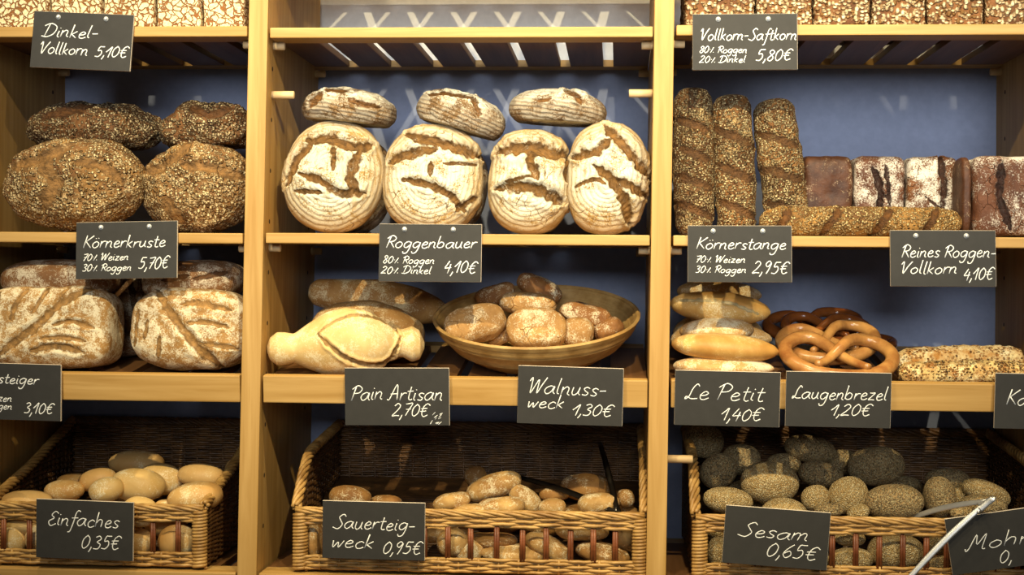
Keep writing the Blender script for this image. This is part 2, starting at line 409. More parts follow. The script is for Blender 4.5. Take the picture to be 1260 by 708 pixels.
def spindle(prof, b_over=1.0, n=40, sides=20, amp=0.001, ns=20, seed=0, cuts=None, face='F', zoff=None, flat=None, power=2.0):
    """round body along x; prof: (x, radius) list"""
    xs = np.array([q[0] for q in prof]); rs = np.array([q[1] for q in prof])
    t = np.linspace(0, 1, n); x = xs[0] + (xs[-1] - xs[0]) * (0.5 - 0.5 * np.cos(np.pi * t))
    # smooth interpolation of the radius
    r = np.interp(x, xs, rs)
    for _ in range(2): r[1:-1] = (r[:-2] + 2 * r[1:-1] + r[2:]) / 4
    z0 = np.interp(x, [q[0] for q in zoff], [q[1] for q in zoff]) if zoff else np.zeros(n)
    pts = []; nor = []
    for i in range(n):
        for k in range(sides):
            q = 2 * math.pi * k / sides; cy, cz = math.cos(q), math.sin(q)
            sgn = lambda v: math.copysign(abs(v) ** (2.0 / power), v)
            pts.append((x[i], sgn(cy) * r[i] * b_over, z0[i] + sgn(cz) * r[i])); nor.append((0, cy, cz))
    pts = np.array(pts); nor = np.array(nor)
    Fc = []
    for i in range(n - 1):
        for k in range(sides):
            k2 = (k + 1) % sides; Fc.append((i * sides + k, i * sides + k2, (i + 1) * sides + k2, (i + 1) * sides + k))
    Fc.append(tuple(reversed(range(sides)))); Fc.append(tuple((n - 1) * sides + k for k in range(sides)))
    a = (xs[-1] - xs[0]) / 2; c = rs.max()
    pts, at = finish(pts, nor, a, c * b_over, c, amp, ns, seed, cuts, face)
    if flat is not None:
        zf = -flat * c; m = pts[:, 2] < zf; pts[m, 2] = zf + (pts[m, 2] - zf) * 0.12
    return pts, Fc, at

SEED = [0]
def settle(o, sit):
    """lower or raise a thing until it touches its support; sit = (height at the front, rise per metre of depth)"""
    if sit is None: return
    mw = Matrix.Translation(o.location) @ o.rotation_euler.to_matrix().to_4x4()
    d = min((mw @ v.co).z - sit[0] - sit[1] * (mw @ v.co).y for v in o.data.vertices)
    o.location.z -= d - 0.0004

def loaf(name, mat, px, py, hw, hh, Y, b, label, cat='bread', group=None, rot=0.0, lean=0.0, yaw=0.0, block=False, sit=None, **kw):
    """an oval or block bread: centre pixel and half sizes give the place and the size at depth Y (a block: at its front face)"""
    SEED[0] += 1
    Yp = Y - b if block else Y
    m = MPP(px, py, Yp)
    kw.setdefault('seed', SEED[0] * 3.17)
    pts, Fc, at = blob(hw * m, b, hh * m, **kw)
    o = link_mesh(name, pts, Fc, M[mat], attrs=at)
    o.location = P(px, py, Yp); o.location.y = Y
    o.rotation_euler = (-math.radians(lean), -math.radians(rot), math.radians(yaw))
    settle(o, sit)
    return setmeta(o, label, cat, group)

def stickloaf(name, mat, px, py, hw, prof, Y, label, cat='bread', group=None, rot=0.0, lean=0.0, yaw=0.0, sit=None, **kw):
    """prof in units of the half width: (x from -1 to 1, radius in pixels)"""
    SEED[0] += 1
    m = MPP(px, py, Y); kw.setdefault('seed', SEED[0] * 3.17)
    pr = [(x * hw * m, r * m) for x, r in prof]
    if kw.get('zoff'): kw['zoff'] = [(x * hw * m, z * m) for x, z in kw['zoff']]
    pts, Fc, at = spindle(pr, **kw)
    o = link_mesh(name, pts, Fc, M[mat], attrs=at)
    o.location = P(px, py, Y); o.rotation_euler = (-math.radians(lean), -math.radians(rot), math.radians(yaw))
    settle(o, sit)
    return setmeta(o, label, cat, group)

# ------------------------------------------------------------------ the setting
DEP = 0.477                                        # depth of the shelving
def slab(name, x0, x1, y0, y1, z0, z1, m):
    b = MB(); b.box(x0, x1, y0, y1, z0, z1); o = b.build(name, M[m]); o['kind'] = 'structure'; return o
slab('floor', -3.2, 3.2, -3.6, DEP + 0.05, -0.06, 0.0, 'floor')
slab('wall_back', -3.2, 3.2, DEP + 0.02, DEP + 0.14, 0.0, 2.9, 'white_wall')

# ------------------------------------------------------------------ the shelving: uprights and backs
ZT = P(500, -230).z                                # top of the uprights
rack = empty('bread_rack', (0, 0, 0), (0, 0, 0), 'oak shelving with tall drilled uprights and dusty blue backs against the wall', 'shelving')
def xat(pts, z):                                   # x on a line through two front-plane points
    a, b = pts; t = (z - a.z) / (b.z - a.z); return a.x + (b.x - a.x) * t
class Up:
    def __init__(s, lt, lb, rt, rb): s.l = (P(lt, 0), P(lb, 708)); s.r = (P(rt, 0), P(rb, 708))
UPS = [Up(-60, -66, -34, -40), Up(306.5, 291.5, 330, 315.5), Up(805.5, 795, 830, 819.5), Up(1309, 1305, 1333, 1329)]
HOLE_Y = (0.045, 0.40)
for u in UPS:
    b = MB()
    c = []
    for z in (0.0, ZT):
        c += [(xat(u.l, z), 0, z), (xat(u.r, z), 0, z), (xat(u.r, z), DEP, z), (xat(u.l, z), DEP, z)]
    b.hexa(c, 0, 0.0018)
    sp = b.build('side_panel', M['oak_z'], rack)
    h = MB()                                       # dark plugs on both faces, standing in for the shade inside drilled holes
    for z in np.arange(ZC - 0.55, ZC + 0.46, 0.092):
        for y in HOLE_Y:
            for pl, s in ((u.l, -1), (u.r, 1)):
                x = xat(pl, z)
                h.tube([(x - 0.004 * s, y, z), (x + 0.0004 * s, y, z)], 0.0042, 10, up=(0, 1, 0))
    h.build('peg_hole_shade', M['hole'], sp)
BAYS = [(UPS[0], UPS[1]), (UPS[1], UPS[2]), (UPS[2], UPS[3])]
ZBLUE = P(560, 75, DEP).z
for l, r in BAYS:
    b = MB(); c = []
    for z in (0.25, ZBLUE):
        c += [(xat(l.r, z) - .004, DEP - 0.006, z), (xat(r.l, z) + .004, DEP - 0.006, z), (xat(r.l, z) + .004, DEP + 0.006, z), (xat(l.r, z) - .004, DEP + 0.006, z)]
    b.hexa(c); b.build('back_panel', M['blue'], rack)

# ------------------------------------------------------------------ pegs and slatted shelves
def peg(x, y, z, s, length, label, group=None):
    """a dowel plugged into an upright; s = +1 sticks out towards +x"""
    b = MB(); b.tube([(0, 0, 0), (s * (length - .001), 0, 0), (s * length, 0, 0)], [0.0072, 0.0072, 0.0062], 14, up=(0, 0, 1))
    o = b.build('wooden_peg', M['dowel'], None, True); o.location = (x, y, z)
    return setmeta(o, label, 'peg', group)

SLOT_W, PITCH = 0.0200, 0.0863
def shelf(bay, zt, rail_h, rise, label, group, rail_d=0.066, slots=True, slat_mat='oak_y'):
    """front rail, rear rail and slats running front to back; rise = how much higher the rear is"""
    l, r = BAYS[bay]
    x0 = max(xat(l.r, zt), xat(l.r, zt - .05)) + 0.004; x1 = min(xat(r.l, zt), xat(r.l, zt - .05)) - 0.002
    xc = (x0 + x1) / 2
    root = empty('slatted_shelf', (xc, 0, zt), (math.atan2(rise, DEP), 0, 0), label, 'shelf', group)
    a, c = x0 - xc, x1 - xc
    b = MB(); b.box(a, c, 0.0, 0.022 if rail_h > .03 else rail_d, -rail_h, 0, 0, 0.0022); b.build('front_rail', M['oak_x'], root)
    th = 0.014; dp = 0.012 if rail_h > .03 else 0.001
    ys = 0.023 if rail_h > .03 else rail_d + 0.0006
    b = MB(); b.box(a, c, 0.412, DEP - 0.014, -th - dp, -dp, 0, 0.001); b.build('rear_rail', M['oak_x'], root)
    ph = P(396, 53, 0.066).x - xc                  # the slots fall where they do in the middle bay
    first = ph - math.floor((ph - a) / PITCH) * PITCH
    edges = [a]
    k = first
    while k < c - 0.02:
        if k - a > 0.03: edges += [k - SLOT_W / 2, k + SLOT_W / 2]
        k += PITCH
    edges.append(c)
    for i in range(0, len(edges), 2):
        b = MB(); b.box(edges[i], edges[i + 1], ys, 0.4114, -th - dp + .001, -dp, 0, 0.001); b.build('slat', M[slat_mat], root)
    return x0, x1
Z0 = P(560, -74).z
Z1 = [P(150, 32.5).z, P(560, 33.2).z, P(1050, 30).z]
Z2 = [P(150, 286.3).z, P(560, 288).z, P(1050, 291).z]
Z3 = [P(150, 460.5).z, P(560, 465.5).z, P(1050, 471).z]
Z4 = [ZC - 0.536] * 3
RISE3 = 0.058; DROP3 = 0.012
BN = ['beside the tall seeded loaves and pale rolls', 'of the middle bay', 'of the bay with pretzels']
contents = [['carrying the light crackled block breads', 'with open slots over the floury oval breads', 'carrying the dark seed-covered block breads'],
            ['under the big round seeded breads', 'under the floury oval breads', 'under the upright seeded sticks'],
            ['sloping oak shelf with tall front rail, under the dusted scored loaves', 'sloping oak shelf with tall front rail, under the cane bowl', 'sloping oak shelf with tall front rail, under the pretzels'],
            ['under the basket of pale round rolls', 'under the basket of long sourdough rolls', 'under the basket of sesame rolls']]
for i in range(3):
    X = []
    shelf(i, Z0, 0.0185, 0.0, ['topmost thin oak shelf over the light crackled block breads', 'topmost thin oak shelf over the empty shelf', 'topmost thin oak shelf over the dark seed-covered block breads'][i], 'slatted oak shelves')
    X.append(shelf(i, Z1[i], 0.0185, 0.0, 'thin slatted oak shelf ' + contents[0][i], 'slatted oak shelves') + (Z1[i] - 0.0185,))
    X.append(shelf(i, Z2[i], 0.0185, 0.0, 'thin slatted oak shelf ' + contents[1][i], 'slatted oak shelves') + (Z2[i] - 0.0185,))
    shelf(i, Z3[i], 0.049, RISE3, contents[2][i], 'slatted oak shelves')
    shelf(i, Z4[i], 0.0185, 0.0, 'low slatted oak shelf ' + contents[3][i], 'slatted oak shelves')
    where = ['over the seeded round breads', 'over the floury oval breads', 'over the upright seeded sticks']
    where2 = ['over the dusted scored loaves', 'over the cane bowl', 'over the pretzels']
    for (x0, x1, zb), wh in zip(X, (where[i], where2[i])):
        l, r = BAYS[i]
        for y, dz, nm in ((0.050, -0.0076, 'front'), (0.436, 0.0185 - 0.018 - 0.0076, 'rear')):
            peg(xat(l.r, zb), y, zb + dz, 1, 0.021, 'pale %s peg under the shelf %s, its left end' % (nm, wh), 'shelf supporting pegs')
            peg(xat(r.l, zb), y, zb + dz, -1, 0.021, 'pale %s peg under the shelf %s, its right end' % (nm, wh), 'shelf supporting pegs')
# unused pegs left in the holes
p = P(334, 117, 0.045); peg(xat(UPS[1].r, p.z), 0.045, p.z, 1, 0.041, 'bare pale peg jutting out just above the first floury oval bread from the upright')
p = P(804, 115, 0.045); peg(xat(UPS[2].l, p.z), 0.045, p.z, -1, 0.042, 'bare pale peg jutting out above the last floury oval bread, beside the seeded sticks')
p = P(822, 565, 0.045); peg(xat(UPS[2].r, p.z), 0.045, p.z, 1, 0.046, 'bare pale peg jutting out above the corner of the sesame roll basket')

# ------------------------------------------------------------------ hand lettering
G = {
 'a': (1.05, [[(.85, .85), (.55, 1), (.15, .75), (.05, .35), (.3, 0), (.65, .25), (.88, .95), (.84, .3), (1.05, .02)]]),
 'b': (1.0, [[(.12, 2), (.08, 1), (.08, .05)], [(.08, .5), (.4, .95), (.78, .7), (.72, .15), (.35, 0), (.08, .2)]]),
 'c': (.82, [[(.75, .8), (.45, 1), (.1, .6), (.2, .1), (.5, 0), (.8, .2)]]),
 'e': (.85, [[(.1, .5), (.5, .55), (.68, .8), (.42, 1), (.12, .6), (.2, .1), (.5, 0), (.82, .22)]]),
 'f': (.75, [[(.9, 1.85), (.65, 2), (.45, 1.6), (.4, .5), (.25, -.7), (0, -.85)], [(.1, 1), (.8, 1.05)]]),
 'g': (1.0, [[(.8, .85), (.5, 1), (.12, .7), (.15, .2), (.45, .05), (.8, .5), (.86, .95), (.82, 0), (.62, -.75), (.25, -.85), (.12, -.55)]]),
 'h': (.95, [[(.1, 2), (.08, 0)], [(.08, .5), (.4, 1), (.7, .8), (.7, 0)]]),
 'i': (.42, [[(.15, 1), (.12, .2), (.32, .02)], [(.17, 1.4), (.20, 1.5)]]),
 'k': (.82, [[(.12, 2), (.08, 0)], [(.65, 1), (.12, .45)], [(.2, .5), (.7, 0)]]),
 'l': (.45, [[(.16, 2), (.12, .3), (.35, .02)]]),
 'm': (1.3, [[(.08, 1), (.05, 0)], [(.07, .6), (.35, 1), (.55, .8), (.52, 0)], [(.55, .6), (.85, 1), (1.05, .8), (1.03, .2), (1.22, .02)]]),
 'n': (.9, [[(.08, 1), (.05, 0)], [(.07, .6), (.4, 1), (.65, .8), (.63, .2), (.85, .02)]]),
 'o': (.92, [[(.45, 1), (.1, .7), (.1, .25), (.4, 0), (.75, .3), (.75, .75), (.43, 1)]]),
 'r': (.68, [[(.1, 1), (.08, 0)], [(.09, .55), (.35, .95), (.66, .95)]]),
 's': (.75, [[(.68, .85), (.4, 1), (.15, .8), (.35, .5), (.6, .3), (.45, .02), (.08, .1)]]),
 't': (.66, [[(.3, 1.7), (.25, .3), (.45, 0), (.65, .1)], [(0, 1.1), (.62, 1.14)]]),
 'u': (.92, [[(.1, 1), (.08, .3), (.3, 0), (.6, .3), (.7, 1), (.68, .3), (.88, .02)]]),
 'w': (1.05, [[(.05, 1), (.18, .05), (.5, .8), (.65, .05), (.98, 1)]]),
 'z': (.85, [[(.1, 1), (.4, .98), (.7, 1), (.4, .5), (.1, .02), (.4, .04), (.78, 0)]]),
 '-': (.75, [[(.05, .6), (.35, .62), (.62, .64)]]),
 '%': (1.15, [[(.1, .95), (.2, .9)], [(.75, 1.5), (.35, 0)], [(.85, .2), (1.0, .15)]]),
 ',': (.3, [[(.18, .25), (.12, -.15), (0, -.5)]]),
 ' ': (.5, []),
 'A': (1.15, [[(-.1, .1), (.15, .1), (.65, 2), (.98, 0)], [(.15, .75), (.95, .82)]]),
 'D': (1.35, [[(.4, 1.9), (.22, 0)], [(-.1, 1.6), (.5, 2), (1.2, 1.5), (1.1, .5), (.5, 0), (-.1, .1)]]),
 'E': (1.0, [[(1, 1.7), (.6, 2), (.28, 1.5), (.6, 1.08), (.12, .6), (.4, 0), (.95, .3)]]),
 'K': (1.05, [[(.2, 2), (.1, 0)], [(1.05, 1.95), (.2, .95)], [(.25, 1.0), (1, 0)]]),
 'L': (1.0, [[(.85, 1.7), (.62, 2), (.38, 1.4), (.28, .4), (.02, .05), (.08, .4), (.5, .1), (1.0, .15)]]),
 'M': (1.4, [[(0, .3), (.08, -.05), (.25, .3), (.5, 2), (.7, .7), (1.12, 2), (1.1, .2), (1.32, .02)]]),
 'P': (1.0, [[(.32, 1.9), (.15, 0)], [(-.05, 1.5), (.5, 2), (1, 1.6), (.8, 1.05), (.22, .95)]]),
 'R': (1.05, [[(.32, 1.9), (.15, 0)], [(-.05, 1.5), (.5, 2), (.98, 1.6), (.8, 1.1), (.25, .95)], [(.45, .98), (1.05, 0)]]),
 'S': (1.05, [[(1.05, 1.7), (.75, 2), (.38, 1.6), (.62, 1.1), (.85, .6), (.5, .02), (-.1, .25)]]),
 'V': (1.05, [[(-.12, 1.5), (.1, 1.95), (.2, 1.0), (.33, .05), (.7, 1.2), (1.05, 2)]]),
 'W': (1.4, [[(-.1, 1.5), (.1, 1.95), (.18, 1.0), (.25, .08), (.72, 1.7), (.8, .9), (.85, .08), (1.15, 1.1), (1.45, 2)]]),
 '0': (.95, [[(.48, 1.9), (.12, 1.3), (.12, .4), (.4, 0), (.78, .5), (.8, 1.4), (.45, 1.9)]]),
 '1': (.7, [[(-.05, .95), (.25, 1.45), (.52, 1.9), (.47, 1.0), (.42, 0)]]),
 '2': (.95, [[(.1, 1.5), (.42, 1.9), (.76, 1.5), (.5, .8), (.05, .02), (.45, .08), (.88, .05)]]),
 '3': (.88, [[(.1, 1.7), (.45, 1.9), (.7, 1.5), (.35, 1.05), (.75, .7), (.6, .1), (.08, .1)]]),
 '4': (.9, [[(.42, 1.9), (.22, 1.3), (.05, .75), (.4, .78), (.82, .85)], [(.66, 1.4), (.55, -.1)]]),
 '5': (.95, [[(.9, 1.85), (.6, 1.82), (.32, 1.8), (.22, 1.1), (.6, 1.15), (.76, .6), (.5, .05), (.05, .1)]]),
 '6': (.88, [[(.72, 1.9), (.28, 1.2), (.1, .5), (.4, 0), (.75, .4), (.55, .95), (.15, .6)]]),
 '7': (.85, [[(.05, 1.75), (.4, 1.8), (.82, 1.85), (.55, .9), (.3, 0)], [(.2, .95), (.75, 1.0)]]),
 '8': (.88, [[(.72, 1.6), (.4, 1.9), (.15, 1.5), (.72, .6), (.45, 0), (.1, .4), (.65, 1.3), (.72, 1.6)]]),
 '9': (.88, [[(.72, 1.6), (.4, 1.9), (.1, 1.4), (.4, 1.0), (.72, 1.6), (.6, .6), (.4, -.1)]]),
 '\u20ac': (1.1, [[(1.0, 1.65), (.65, 1.95), (.28, 1.5), (.22, .5), (.5, 0), (.92, .25)], [(0, 1.2), (.72, 1.26)], [(-.02, .78), (.66, .84)]]),
}
G['\u00f6'] = (.92, G['o'][1] + [[(.28, 1.42), (.30, 1.52)], [(.60, 1.45), (.62, 1.55)]])

catmull = spline

def lettering(mb, text, x0, x1, zb, cap, y, rnd, pen):
    """single pen strokes between x0 and x1 (metres) on the board"""
    wnat = sum(G[c][0] for c in text)
    sx = (x1 - x0) / wnat; sy = cap / 2.0; x = x0
    for c in text:
        adv, st = G[c]; jz = rnd.uniform(-.04, .04) * cap; js = rnd.uniform(.95, 1.05)
        for s in st:
            pts = [(x + (u * .94 + 0.20 * v) * sx, y, zb + jz + v * sy * js) for u, v in catmull(s)]
            mb.tube(pts, [pen * (0.85 + 0.3 * rnd.random()) for _ in pts], 6, flat=0.35, up=(0, 1, 0))
        x += adv * sx

def sign(corners, lines, label, pins=False, Y=-0.0035, tilt=0.0, scuff=None):
    TL, TR, BR, BL = [np.array(c, float) for c in corners]
    ctr = (TL + TR + BR + BL) / 4
    wv = ((TR - TL) + (BR - BL)) / 2; hv = ((BL - TL) + (BR - TR)) / 2
    th = math.atan2(-wv[1], wv[0]); m = MPP(ctr[0], ctr[1], Y)
    W, H = np.hypot(*wv) * m, np.hypot(*hv) * m
    root = empty('price_sign', P(ctr[0], ctr[1], Y), (-math.radians(tilt), -th, 0), label, 'sign', 'black price signs')
    T = 0.0022
    b = MB(); b.box(-W / 2 + .0002, W / 2 - .0005, -T - .0004, -T * .4, -H / 2 + .0002, H / 2 - .0005); b.build('board', M['slate'], root)
    b = MB(); b.box(-W / 2, W / 2, -T, T, -H / 2, H / 2, 0, 0.0006); b.build('pale_backing', M['edge'], root)
    rnd = random.Random(int(ctr[0] * 7 + ctr[1]))
    ct, s_ = math.cos(-th), math.sin(-th)
    def loc(px, py):
        dx, dz = (px - ctr[0]) * m, (ctr[1] - py) * m
        return dx * math.cos(th) + dz * math.sin(th), -dx * math.sin(th) + dz * math.cos(th)
    for text, xa, xb, yb, cap in lines:
        mb = MB()
        lx0, lz = loc((xa + xb) / 2, yb); half = (xb - xa) / 2 * m
        lettering(mb, text, lx0 - half, lx0 + half, lz, cap * m, -T - .0005, rnd, m * (0.56 if cap < 11 else 0.70))
        mb.build('chalk_lettering', M['chalk'], root, True)
    if scuff:                                      # a smear of dried flour on the board
        sb = MB()
        for i in range(14):
            x, z = loc(scuff[0] + rnd.uniform(-8, 8), scuff[1] + rnd.uniform(-8, 8))
            sb.tube([(x, -T - .0004, z), (x + rnd.uniform(.002, .006), -T - .0005, z + rnd.uniform(.002, .006))], [.0012 * rnd.random() + .0004, .0003], 6, flat=0.3, up=(0, 1, 0))
        sb.build('dried_smear', M['chalk'], root, True)
    if pins:
        for f in (-0.255, 0.222):
            q = MB()
            prof = [(0.0044, 0), (0.0044, .0006), (0.0030, .0012), (0.0026, .0024), (0.0028, .0034), (0.0018, .0042), (0.0, .0044)]
            n = 16
            vs = [(r * math.cos(2 * math.pi * k / n), -T - .0004 - d, r * math.sin(2 * math.pi * k / n)) for r, d in prof[:-1] for k in range(n)]
            fs = [(i * n + k, i * n + (k + 1) % n, (i + 1) * n + (k + 1) % n, (i + 1) * n + k) for i in range(len(prof) - 2) for k in range(n)]
            fs.append(tuple(range((len(prof) - 2) * n, (len(prof) - 1) * n)))
            q.add([(x + f * W, y, z + H / 2 - 0.0095) for x, y, z in vs], fs)
            q.build('pin', M['pin'], root, True)
    return root

E = '\u20ac'
sign([(44, 14), (166, 19), (160, 88), (36, 82)], [('Dinkel-', 52, 121, 46.5, 16), ('Vollkorn', 49, 109, 67.5, 15), ('5,10' + E, 117, 158, 71, 14)],
     'black price sign hanging askew from the shelf of light crackled breads', pins=True, Y=-0.0075, tilt=5)
sign([(852, 17), (981, 16), (981, 87), (852, 87)], [('Vollkorn-Saftkorn', 861, 980, 50, 15), ('80% Roggen', 860, 919, 66, 9), ('20% Dinkel', 860, 917, 78, 9), ('5,80' + E, 929, 974, 75.5, 15)],
     'black price sign pinned under the dark seed-covered block breads', pins=True, Y=-0.0075, tilt=5)
sign([(93, 275), (218, 272), (219, 341), (95, 344)], [('K\u00f6rnerkruste', 102, 204, 305, 15), ('70% Weizen', 102, 159, 321, 9), ('30% Roggen', 102, 163, 333.5, 9), ('5,70' + E, 171, 209, 330.5, 15)],
     'black price sign pinned below the big round seeded breads', pins=True, Y=-0.0075, tilt=5)
sign([(467, 276), (592, 276), (593, 347), (466, 347)], [('Roggenbauer', 474, 586, 305.5, 15), ('80% Roggen', 471, 535, 325, 9.5), ('20% Dinkel', 469, 531, 337.5, 9.5), ('4,10' + E, 546, 587, 336, 15)],
     'black price sign pinned below the floury oval breads', pins=True, Y=-0.0075, tilt=5)
sign([(846, 278), (974, 277), (974, 348), (846, 348)], [('K\u00f6rnerstange', 856, 967, 307, 15), ('70% Weizen', 855, 917, 324, 9), ('30% Roggen', 855, 918, 336.5, 9), ('2,95' + E, 925, 970, 337, 15)],
     'black price sign pinned below the upright seeded sticks', pins=True, Y=-0.0075, tilt=5)
sign([(1095, 283), (1225, 283), (1225, 353), (1095, 354)], [('Reines Roggen-', 1108, 1225, 317, 16), ('Vollkorn', 1107, 1177, 338, 16), ('4,10' + E, 1184, 1222, 345, 15)],
     'black price sign pinned below the dark rye block breads', pins=True, Y=-0.0075, tilt=5)
sign([(-51, 447), (73, 449), (78, 517), (-48, 515)], [('steiger', -2, 48, 472.5, 13), ('zen', -2, 15, 494, 9), ('gen', -2, 15, 503.5, 9), ('3,10' + E, 29, 66, 508.5, 13.5)],
     'black price sign before the dusted loaf with a long diagonal score', Y=-0.009, tilt=-3)
sign([(423, 454), (552, 452), (554, 523), (426, 524)], [('Pain Artisan', 431, 545, 492.5, 19), ('2,70' + E, 482, 528, 512, 16)],
     'black price sign with a pale smear, before the ivory loaf with knobbed ends', Y=-0.009, tilt=-3, scuff=(535, 515))
sign([(638, 450), (768, 453), (765, 524), (636, 522)], [('Walnuss-', 649, 746, 486, 20), ('weck', 648, 694, 503, 16), ('1,30' + E, 703, 754, 512, 15)],
     'black price sign standing before the cane bowl', Y=-0.009, tilt=-3)
sign([(831, 456), (960, 457), (959, 526), (829, 524)], [('Le Petit', 842, 939, 493, 20), ('1,40' + E, 886, 938, 518, 16)],
     'black price sign before the stack of golden bread sticks', Y=-0.009, tilt=-3)
sign([(968, 457), (1097, 458), (1095, 527), (965, 526)], [('Laugenbrezel', 974, 1091, 492, 17), ('1,20' + E, 1021, 1072, 512, 15)],
     'black price sign standing before the pretzels', Y=-0.009, tilt=-3)
sign([(1225, 459), (1353, 460), (1351, 530), (1222, 529)], [('Ka', 1237, 1264, 499, 19)],
     'black price sign cut off at the end of the cheese and seed sticks', Y=-0.009, tilt=-3)
sign([(45, 615), (164, 618), (165, 689), (45, 687)], [('Einfaches', 58, 147, 648, 18), ('0,35' + E, 99, 148, 675.5, 17)],
     'black price sign on the basket of pale round rolls', Y=-0.012, tilt=-3)
sign([(396, 617), (522, 618), (524, 689), (398, 688)], [('Sauerteig-', 410, 511, 652, 18), ('weck', 407, 460, 675, 17), ('0,95' + E, 470, 519, 681, 16)],
     'black price sign on the basket of long sourdough rolls', Y=-0.012, tilt=-3)
sign([(893, 622), (1022, 629), (1017, 702), (888, 694)], [('Sesam', 908, 995, 663, 18), ('0,65' + E, 941, 1006, 687.5, 18)],
     'black price sign askew on the basket of sesame rolls', Y=-0.012, tilt=-3)
sign([(1162, 639), (1288, 619), (1299, 690), (1172, 711)], [('Mohn', 1186, 1272, 673, 19), ('0,', 1229, 1246, 693, 17)],
     'tilted black price sign behind the open steel tongs', Y=-0.012, tilt=-3)

S1 = [(z + .0002, 0.0) for z in Z1]; S2 = [(z + .0002, 0.0) for z in Z2]; S3 = [(z - DROP3 + .0003, RISE3 / DEP) for z in Z3]

# ------------------------------------------------------------------ floury oval breads, middle bay
g = 'floury oval breads'
loaf('oval_bread', 'rogg', 411, 218, 61, 69, 0.075, 0.048, 'floury oval bread standing first beside the drilled upright, with one long curved gash', group=g, sit=S2[1], rot=-9, lean=8, p=2.35, n=44, amp=.0022, ns=14,
     cuts=[([(-.6, .52), (-.1, .58), (.35, .5), (.7, .62)], 0.0106, 0.0088), ([(-.45, .45), (-.72, .15), (-.86, -.35)], 0.0088, 0.0075), ([(-.02, .45), (.05, .05)], 0.0050, 0.0050),
           ([(-.6, -.12), (-.1, -.2), (.3, -.35), (.75, -.25)], 0.0075, 0.0063), ([(-.65, -.42), (-.05, -.38)], 0.0044, 0.0050), ([(.5, .45), (.42, .0), (.6, -.3)], 0.0112, 0.0050)])
loaf('oval_bread', 'rogg', 533, 220, 61, 68, 0.075, 0.048, 'floury oval bread standing second from the drilled upright, with a broad gash near its top', group=g, sit=S2[1], rot=-3, lean=8, p=2.45, n=44, amp=.0022, ns=14,
     cuts=[([(-.55, .74), (-.05, .62), (.5, .52), (.95, .42)], 0.0112, 0.0088), ([(-.85, .22), (-.4, .36), (.1, .48)], 0.0100, 0.0075), ([(-.55, -.12), (.0, -.2), (.45, -.38), (.7, -.6)], 0.0075, 0.0063),
           ([(.55, -.62), (.95, -.3)], 0.0050, 0.0050), ([(0, .2), (.0, -.02)], 0.0075, 0.0037), ([(.2, .2), (.9, .25)], 0.0031, 0.0037)])
loaf('oval_bread', 'rogg', 652, 221, 51, 65, 0.075, 0.048, 'floury oval bread standing third, with two wide brown bands across it', group=g, sit=S2[1], rot=-3, lean=8, p=2.5, n=44, amp=.0022, ns=14,
     cuts=[([(-.85, .5), (0, .56), (.5, .5), (.95, .5)], 0.0131, 0.0100), ([(.0, .5), (.05, .25), (.22, -.05)], 0.0088, 0.0075), ([(-.75, -.24), (.0, -.2), (.5, -.32), (.85, -.42)], 0.0119, 0.0100),
           ([(.9, .5), (.9, .0)], 0.0075, 0.0050), ([(-.55, -.1), (.1, .02)], 0.0037, 0.0037)])
loaf('oval_bread', 'rogg', 747, 216, 51, 71, 0.075, 0.048, 'floury oval bread standing last beside the plain upright, with a wide slanting gash', group=g, sit=S2[1], rot=-2, lean=8, p=2.3, n=44, amp=.0022, ns=14,
     cuts=[([(-.85, .3), (-.3, .38), (.05, .6)], 0.0094, 0.0075), ([(-.1, .88), (.2, .62), (.6, .35), (.95, .02)], 0.0106, 0.0088), ([(-.3, .12), (.1, -.1), (.45, -.45), (.6, -.85)], 0.0100, 0.0088),
           ([(.3, -.12), (.95, -.32)], 0.0088, 0.0063), ([(-.8, -.25), (-.3, -.12), (.0, -.2)], 0.0037, 0.0037)])
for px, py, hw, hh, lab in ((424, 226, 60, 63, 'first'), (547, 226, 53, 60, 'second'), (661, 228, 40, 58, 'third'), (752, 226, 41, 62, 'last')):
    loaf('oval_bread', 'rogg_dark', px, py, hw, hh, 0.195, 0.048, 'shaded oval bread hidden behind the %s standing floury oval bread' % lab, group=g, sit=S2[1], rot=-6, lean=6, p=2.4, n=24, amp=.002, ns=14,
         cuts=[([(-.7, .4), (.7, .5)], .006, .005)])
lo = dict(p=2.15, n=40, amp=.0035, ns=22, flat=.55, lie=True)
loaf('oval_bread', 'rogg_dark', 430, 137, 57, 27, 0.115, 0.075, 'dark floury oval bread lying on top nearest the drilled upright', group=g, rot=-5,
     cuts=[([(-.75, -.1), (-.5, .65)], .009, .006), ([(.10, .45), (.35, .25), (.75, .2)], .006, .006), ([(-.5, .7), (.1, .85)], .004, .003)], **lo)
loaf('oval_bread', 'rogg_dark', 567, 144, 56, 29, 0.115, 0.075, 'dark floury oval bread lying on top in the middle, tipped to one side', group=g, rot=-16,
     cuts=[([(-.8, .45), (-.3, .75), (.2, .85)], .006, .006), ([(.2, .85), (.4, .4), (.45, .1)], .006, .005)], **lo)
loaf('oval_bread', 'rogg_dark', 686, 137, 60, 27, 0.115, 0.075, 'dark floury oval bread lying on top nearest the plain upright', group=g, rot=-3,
     cuts=[([(.10, .9), (.4, .6), (.5, .2)], .007, .007), ([(-.4, .25), (-.1, .35)], .004, .003)], **lo)

